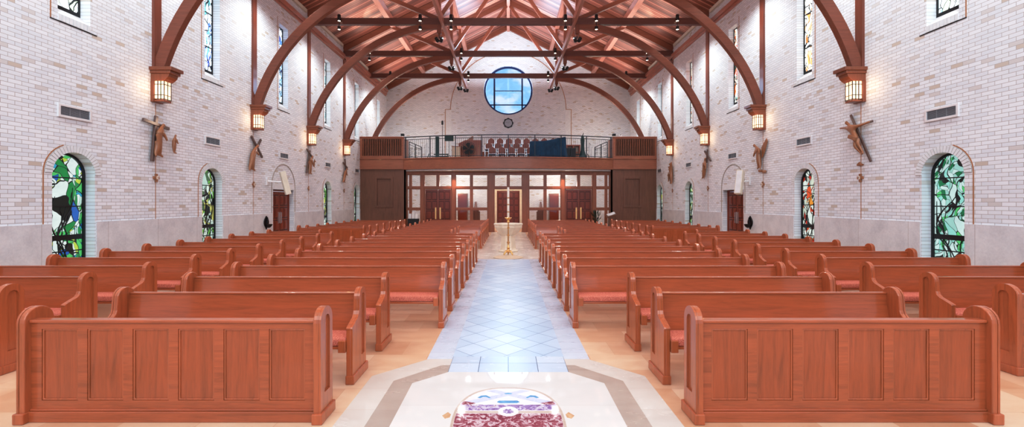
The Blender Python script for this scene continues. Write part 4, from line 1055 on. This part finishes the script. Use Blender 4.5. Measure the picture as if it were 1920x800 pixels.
# ------------------------------------------------------------------ stations of the cross
def skin(name, verts, edges, mat, parent, flat=0.7):
    me = bpy.data.meshes.new(name+'_src'); me.from_pydata([v[:3] for v in verts], edges, [])
    o = bpy.data.objects.new(name, me); COL.objects.link(o)
    o.modifiers.new('skin', 'SKIN'); o.modifiers.new('sub', 'SUBSURF').levels = 1
    for i, sv in enumerate(me.skin_vertices[0].data):
        r = verts[i][3]; sv.radius = (r, r); sv.use_root = (i == 0)
    dg = bpy.context.evaluated_depsgraph_get()
    ev = o.evaluated_get(dg); nm = bpy.data.meshes.new_from_object(ev)
    bpy.data.objects.remove(o)
    for p in nm.polygons: p.use_smooth = True
    for v in nm.vertices: v.co.y = min(-0.004, -0.11+(v.co.y+0.11)*0.78)
    nm.materials.clear(); nm.materials.append(M[mat])
    o = bpy.data.objects.new(name, nm); COL.objects.link(o); o.parent = parent
    return o
def figure(parent, joints, name='carved_figure'):
    """joints: dict of name -> (u, z, out, radius); a robed or bare carved figure in one skin"""
    order = list(joints); vs = [(joints[k][0], -joints[k][2], joints[k][1], joints[k][3]) for k in order]
    ix = {k: i for i, k in enumerate(order)}; ed = []
    chains = (('pelvis', 'chest', 'neck', 'head', 'crown'), ('pelvis', 'thigh', 'hem'), ('pelvis', 'kneeL', 'footL', 'toeL'), ('pelvis', 'kneeR', 'footR', 'toeR'),
              ('hem', 'footL', 'toeL'), ('hem', 'footR', 'toeR'), ('chest', 'elbowL', 'handL'), ('chest', 'elbowR', 'handR'))
    seen = set()
    for c_ in chains:
        for a, b_ in zip(c_, c_[1:]):
            if a in ix and b_ in ix and (ix[a], ix[b_]) not in seen: ed.append((ix[a], ix[b_])); seen.add((ix[a], ix[b_]))
    return skin(name, vs, ed, 'carve', parent)
def cross(parent, p0, p1, q0, q1, w=0.075, out=0.06):
    m = MB().bar((p0[0], -out, p0[1]), (p1[0], -out, p1[1]), w, w*0.7, up=(0, -1, 0))
    m.bar((q0[0], -out-0.01, q0[1]), (q1[0], -out-0.01, q1[1]), w, w*0.7, up=(0, -1, 0)); return m.build('cross', 'cross', parent, bevel=0.006)
def robed(du=0, dz=0, lean=0.0, h=1.0, armL=(-0.05, 0.45), armR=(0.16, 0.5), headu=0.0, foot=0.07):
    """standing robed figure: feet at z=dz, about 0.75 m tall"""
    L = lambda u, z: (du+u*h+lean*z*h, dz+z*h)
    J = {}
    J['pelvis'] = (*L(0, 0.40), 0.10, 0.095*h); J['chest'] = (*L(0, 0.58), 0.11, 0.095*h); J['neck'] = (*L(headu*0.5, 0.66), 0.12, 0.035*h)
    J['head'] = (*L(headu, 0.71), 0.13, 0.05*h); J['crown'] = (*L(headu*1.2, 0.76), 0.13, 0.04*h)
    J['thigh'] = (*L(0, 0.22), 0.10, 0.09*h); J['hem'] = (*L(-0.01, 0.06), 0.10, 0.085*h)
    J['footL'] = (*L(-foot, 0.01), 0.10, 0.03*h); J['toeL'] = (*L(-foot-0.01, -0.03), 0.15, 0.022*h)
    J['footR'] = (*L(foot, 0.01), 0.10, 0.03*h); J['toeR'] = (*L(foot+0.05, -0.03), 0.15, 0.022*h)
    m1 = ((armL[0])*0.6-0.03, (armL[1]+0.58)/2); J['elbowL'] = (*L(*m1), 0.15, 0.036*h); J['handL'] = (*L(*armL), 0.17, 0.024*h)
    m2 = ((armR[0])*0.6+0.03, (armR[1]+0.58)/2); J['elbowR'] = (*L(*m2), 0.15, 0.036*h); J['handR'] = (*L(*armR), 0.17, 0.024*h)
    return J
def station(s, k, label):
    st = thing('hanging_carving', label, 'wall carving', (s*W, BAYT[k], 0), PI/2 if s < 0 else -PI/2, 'carved stations on the side walls')
    pl = thing('number_plaque', 'tiny wooden cross plaque below the %s carving on the %s wall' % (ORD[k], side(s)), 'plaque', (s*W, BAYT[k], 2.32), PI/2 if s < 0 else -PI/2, 'number plaques below the carvings')
    m = MB().box(-0.03, 0.03, 0, -0.035, -0.10, 0.10); m.box(-0.085, 0.085, 0, -0.034, -0.03, 0.04); m.build('small_cross', 'carve', pl, bevel=0.004)
    n = MB().box(-0.035 if s > 0 else -0.01, 0.01 if s > 0 else 0.045, -0.035, -0.046, -0.03, 0.045).build('number_square', 'candle', pl)
    mm = MB(); cx = -0.012 if s > 0 else 0.018
    mm.box(cx-0.010, cx-0.005, -0.046, -0.048, -0.015, 0.03); mm.box(cx+0.005, cx+0.010, -0.046, -0.048, -0.015, 0.03); mm.box(cx-0.010, cx+0.010, -0.046, -0.048, 0.026, 0.03)
    if s > 0: mm.box(cx-0.010, cx+0.010, -0.046, -0.048, -0.015, -0.011)
    mm.build('number_strokes', 'black', n)
    return st
# left wall
st = station(-1, 0, 'carved robed figure before an upright cross with a small praying woman beside')
cross(st, (-0.05, 3.80), (-0.17, 2.70), (-0.45, 3.64), (0.32, 3.55), 0.075)
figure(st, robed(-0.06, 2.86, 0.06, 1.02, armL=(-0.02, 0.42), armR=(0.2, 0.36), headu=0.10))
J = robed(0.45, 2.98, 0.02, 0.60, armL=(0.02, 0.4), armR=(0.1, 0.36), headu=0.02, foot=0.02)
figure(st, J, 'praying_woman')
st = station(-1, 1, 'carved bent robed figure shouldering a slanted cross, second on the left wall')
cross(st, (-0.22, 3.90), (0.42, 3.26), (0.32, 3.86), (-0.02, 3.42), 0.07)
figure(st, robed(-0.28, 2.80, 0.16, 1.12, armL=(0.1, 0.5), armR=(0.24, 0.44), headu=0.17, foot=0.1))
st = station(-1, 2, 'carved stooping figure with cross and smaller helper, third on the left wall')
cross(st, (-0.30, 2.95), (0.02, 3.92), (-0.30, 3.95), (0.25, 3.62), 0.07)
figure(st, robed(-0.08, 2.95, 0.05, 1.0, armL=(-0.05, 0.5), armR=(0.22, 0.3), headu=0.16, foot=0.06))
figure(st, robed(0.32, 3.25, 0.05, 0.45, headu=0.0, foot=0.03), 'small_helper')
st = station(-1, 3, 'carving of a figure sinking under a steep cross, farthest on the left wall')
cross(st, (-0.02, 3.95), (0.18, 3.2), (-0.28, 3.75), (0.32, 3.50), 0.07)
figure(st, robed(-0.30, 2.75, 0.42, 0.95, armL=(0.05, 0.6), armR=(0.2, 0.36), headu=0.12, foot=0.12))
# right wall
st = station(1, 0, 'carved crucified man with outstretched arms on a leaning cross, nearest on right wall')
cross(st, (-0.24, 3.88), (0.36, 2.68), (-0.08, 3.57), (0.42, 3.61), 0.05)
figure(st, {'pelvis': (-0.02, 3.30, 0.12, 0.065), 'chest': (-0.16, 3.55, 0.12, 0.075), 'neck': (-0.22, 3.64, 0.13, 0.03), 'head': (-0.27, 3.68, 0.15, 0.045), 'crown': (-0.29, 3.735, 0.15, 0.04),
            'kneeL': (0.02, 3.08, 0.19, 0.042), 'footL': (0.15, 2.90, 0.12, 0.026), 'toeL': (0.18, 2.85, 0.15, 0.02),
            'kneeR': (0.10, 3.12, 0.17, 0.042), 'footR': (0.19, 2.92, 0.12, 0.026), 'toeR': (0.22, 2.87, 0.15, 0.02),
            'elbowL': (-0.36, 3.58, 0.12, 0.03), 'handL': (-0.54, 3.60, 0.10, 0.022), 'elbowR': (0.12, 3.56, 0.12, 0.03), 'handR': (0.38, 3.60, 0.10, 0.022)})
MB().bar((-0.14, -0.19, 3.34), (0.09, -0.19, 3.24), 0.09, 0.05, up=(0, -1, 0)).build('loincloth', 'carve', st, bevel=0.01)
tag(MB().prism([(-0.06, 0), (0.07, -0.01), (0.09, 0.03), (0.03, 0.05), (0.0, 0.09), (-0.05, 0.05), (-0.09, 0.02)], 0, -0.05, XZ).build('carved_skull', 'carve', loc=(W, BAYT[0], 2.62), rotz=-PI/2, bevel=0.008),
    'small carved wooden skull on the brick beneath the leaning crucifix', 'wall carving')
st = station(1, 1, 'carved standing figure with raised mantle above small stones, second on the right wall')
figure(st, robed(-0.05, 2.88, -0.10, 1.08, armL=(-0.2, 0.36), armR=(0.12, 0.42), headu=-0.16, foot=0.05))
m = MB().prism([(0.0, 3.55), (0.28, 3.82), (0.34, 3.72), (0.14, 3.3), (0.02, 3.2)], -0.04, -0.07, XZ); m.build('mantle', 'carve', st, bevel=0.01)
for u, z in ((-0.06, 2.78), (0.16, 2.74)): MB().lathe([(0.03, -0.05), (0.065, -0.03), (0.07, 0.03), (0.03, 0.05)], (u, -0.06, z), 8).build('carved_stone', 'carve', st, bevel=0.01)
st = station(1, 2, 'carving of a figure falling beneath a tilted cross, third on the right wall')
cross(st, (-0.20, 3.92), (0.36, 3.45), (0.10, 3.95), (0.0, 3.40), 0.07)
figure(st, robed(-0.22, 2.78, 0.20, 1.10, armL=(-0.02, 0.5), armR=(0.25, 0.30), headu=0.05, foot=0.06))
st = station(1, 3, 'carved tall figure with raised arms and kneeling one, farthest on the right wall')
figure(st, robed(0.08, 2.72, -0.05, 1.35, armL=(-0.18, 0.62), armR=(0.14, 0.80), headu=-0.04, foot=0.04))
figure(st, robed(-0.30, 2.82, 0.05, 0.62, headu=0.0, foot=0.04), 'kneeling_figure')

# ------------------------------------------------------------------ light
wd = bpy.data.worlds.new('sky'); sc.world = wd; wd.use_nodes = True
nt = wd.node_tree; bg = nt.nodes['Background']
tc = nt.nodes.new('ShaderNodeTexCoord'); ns = nt.nodes.new('ShaderNodeTexNoise'); ns.inputs['Scale'].default_value = 3.2; ns.inputs['Detail'].default_value = 6; ns.inputs['Roughness'].default_value = 0.55
mpn = nt.nodes.new('ShaderNodeMapping'); mpn.inputs['Scale'].default_value = (4, 4, 9); mpn.inputs['Location'].default_value = (1.3, 0.2, 0.6)
rp = nt.nodes.new('ShaderNodeValToRGB'); e = rp.color_ramp.elements
e[0].position = 0.50; e[0].color = srgb(164, 208, 246); e[1].position = 0.62; e[1].color = srgb(236, 240, 250)
nt.links.new(tc.outputs['Generated'], mpn.inputs[0]); nt.links.new(mpn.outputs[0], ns.inputs['Vector']); nt.links.new(ns.outputs['Fac'], rp.inputs[0]); nt.links.new(rp.outputs[0], bg.inputs[0])
bg.inputs[1].default_value = 1.1

def light(name, typ, loc, energy, color=(1, 1, 1), rot=(0, 0, 0), **kw):
    l = bpy.data.lights.new(name, typ); l.energy = energy; l.color = color
    for k, v in kw.items(): setattr(l, k, v)
    o = bpy.data.objects.new(name, l); COL.objects.link(o); o.location = loc; o.rotation_euler = rot; return o
WARM = (1.0, 0.80, 0.62); COOL = (0.80, 0.89, 1.0); NEUT = (1.0, 0.95, 0.92)
# added fill light at the unseen sanctuary end behind the camera
light('sanctuary_fill', 'AREA', (0, -3.2, 9.0), 1150, (0.86, 0.97, 0.99), (math.radians(68), 0, 0), shape='RECTANGLE', size=15, size_y=9)
# daylight of the round window
light('round_window_daylight', 'AREA', (0, YB+0.45, WINC[1]), 260, (0.62, 0.80, 1.0), (math.radians(-72), 0, 0), shape='DISK', size=3.2)
# added fill lights over the ties, without fixtures, brighten the roof
for k, y in enumerate((2.0, 6.5, 12.5, 16.5, 20.5, 24.5, 27.4)):
    light('ridge_fill', 'AREA', (0, y, 9.6), 230, (0.78, 0.90, 1.0), (PI, 0, 0), shape='RECTANGLE', size=4.4, size_y=3.4)
    for s in (-1, 1): light('roof_fill', 'AREA', (s*6.0, y, 9.55), 42, (1.0, 0.88, 0.80), (PI, 0, 0), shape='RECTANGLE', size=3.0, size_y=3.2)
# downlights on the ties
for k, y in enumerate([2.5, 6.5] + BAYT):
    for s in (-1, 1):
        for x in (7.1, 2.4):
            light('tie_downlight', 'SPOT', (s*x, y-0.17, 8.93), 150 if x < 5 else 350, (0.86, 0.97, 0.99), (0, 0, 0), spot_size=math.radians(150), spot_blend=0.8, shadow_soft_size=0.12)
for s in (-1, 1):
    for k, y in enumerate(BAYT[:4]):
        light('lantern_light', 'POINT', (s*(W-0.42), y, 4.35), 1.6, (1.0, 0.62, 0.32), shadow_soft_size=0.08)
        light('lantern_uplight', 'POINT', (s*(W-0.36), y-0.32, 4.42), 4, (1.0, 0.62, 0.32), shadow_soft_size=0.06)
    for y in (26.6, 28.9): light('narthex_light', 'POINT', (s*3.4, y, 2.75), 75, (1.0, 0.86, 0.70), shadow_soft_size=0.2)
    light('gallery_warm_fill', 'POINT', (s*5.6, 27.6, 6.8), 75, (1.0, 0.80, 0.60), shadow_soft_size=0.2)  # added warm fill for the dim lower back wall
    light('soffit_fill', 'SPOT', (s*3.0, 24.75, 3.46), 110, (1.0, 0.84, 0.66), (0, 0, 0), spot_size=math.radians(110), spot_blend=0.6, shadow_soft_size=0.08)  # added spot under the gallery to brighten screen and soffit
light('narthex_light', 'POINT', (0, 27.6, 2.9), 60, (1.0, 0.86, 0.70), shadow_soft_size=0.2)

# ------------------------------------------------------------------ camera
cam = bpy.data.cameras.new('camera'); co = bpy.data.objects.new('camera', cam); COL.objects.link(co)
co.location = (0, 0, EYE); co.rotation_euler = (math.radians(90), 0, 0)
cam.sensor_width = 36; cam.lens = F/1920*36; cam.shift_x = 7/1920; cam.shift_y = -22/1920; cam.clip_start = 0.05
sc.camera = co
sc.view_settings.view_transform = 'Standard'; sc.view_settings.look = 'None'; sc.view_settings.exposure = 0.05
sc.view_settings.use_curve_mapping = True
cv = sc.view_settings.curve_mapping.curves[3]
cv.points.new(0.24, 0.185); cv.points.new(0.72, 0.755); sc.view_settings.curve_mapping.update()
sc.cycles.use_denoising = True
sc.cycles.max_bounces = 6; sc.cycles.diffuse_bounces = 4; sc.cycles.glossy_bounces = 3; sc.cycles.transparent_max_bounces = 8
sc.cycles.sample_clamp_indirect = 6.0
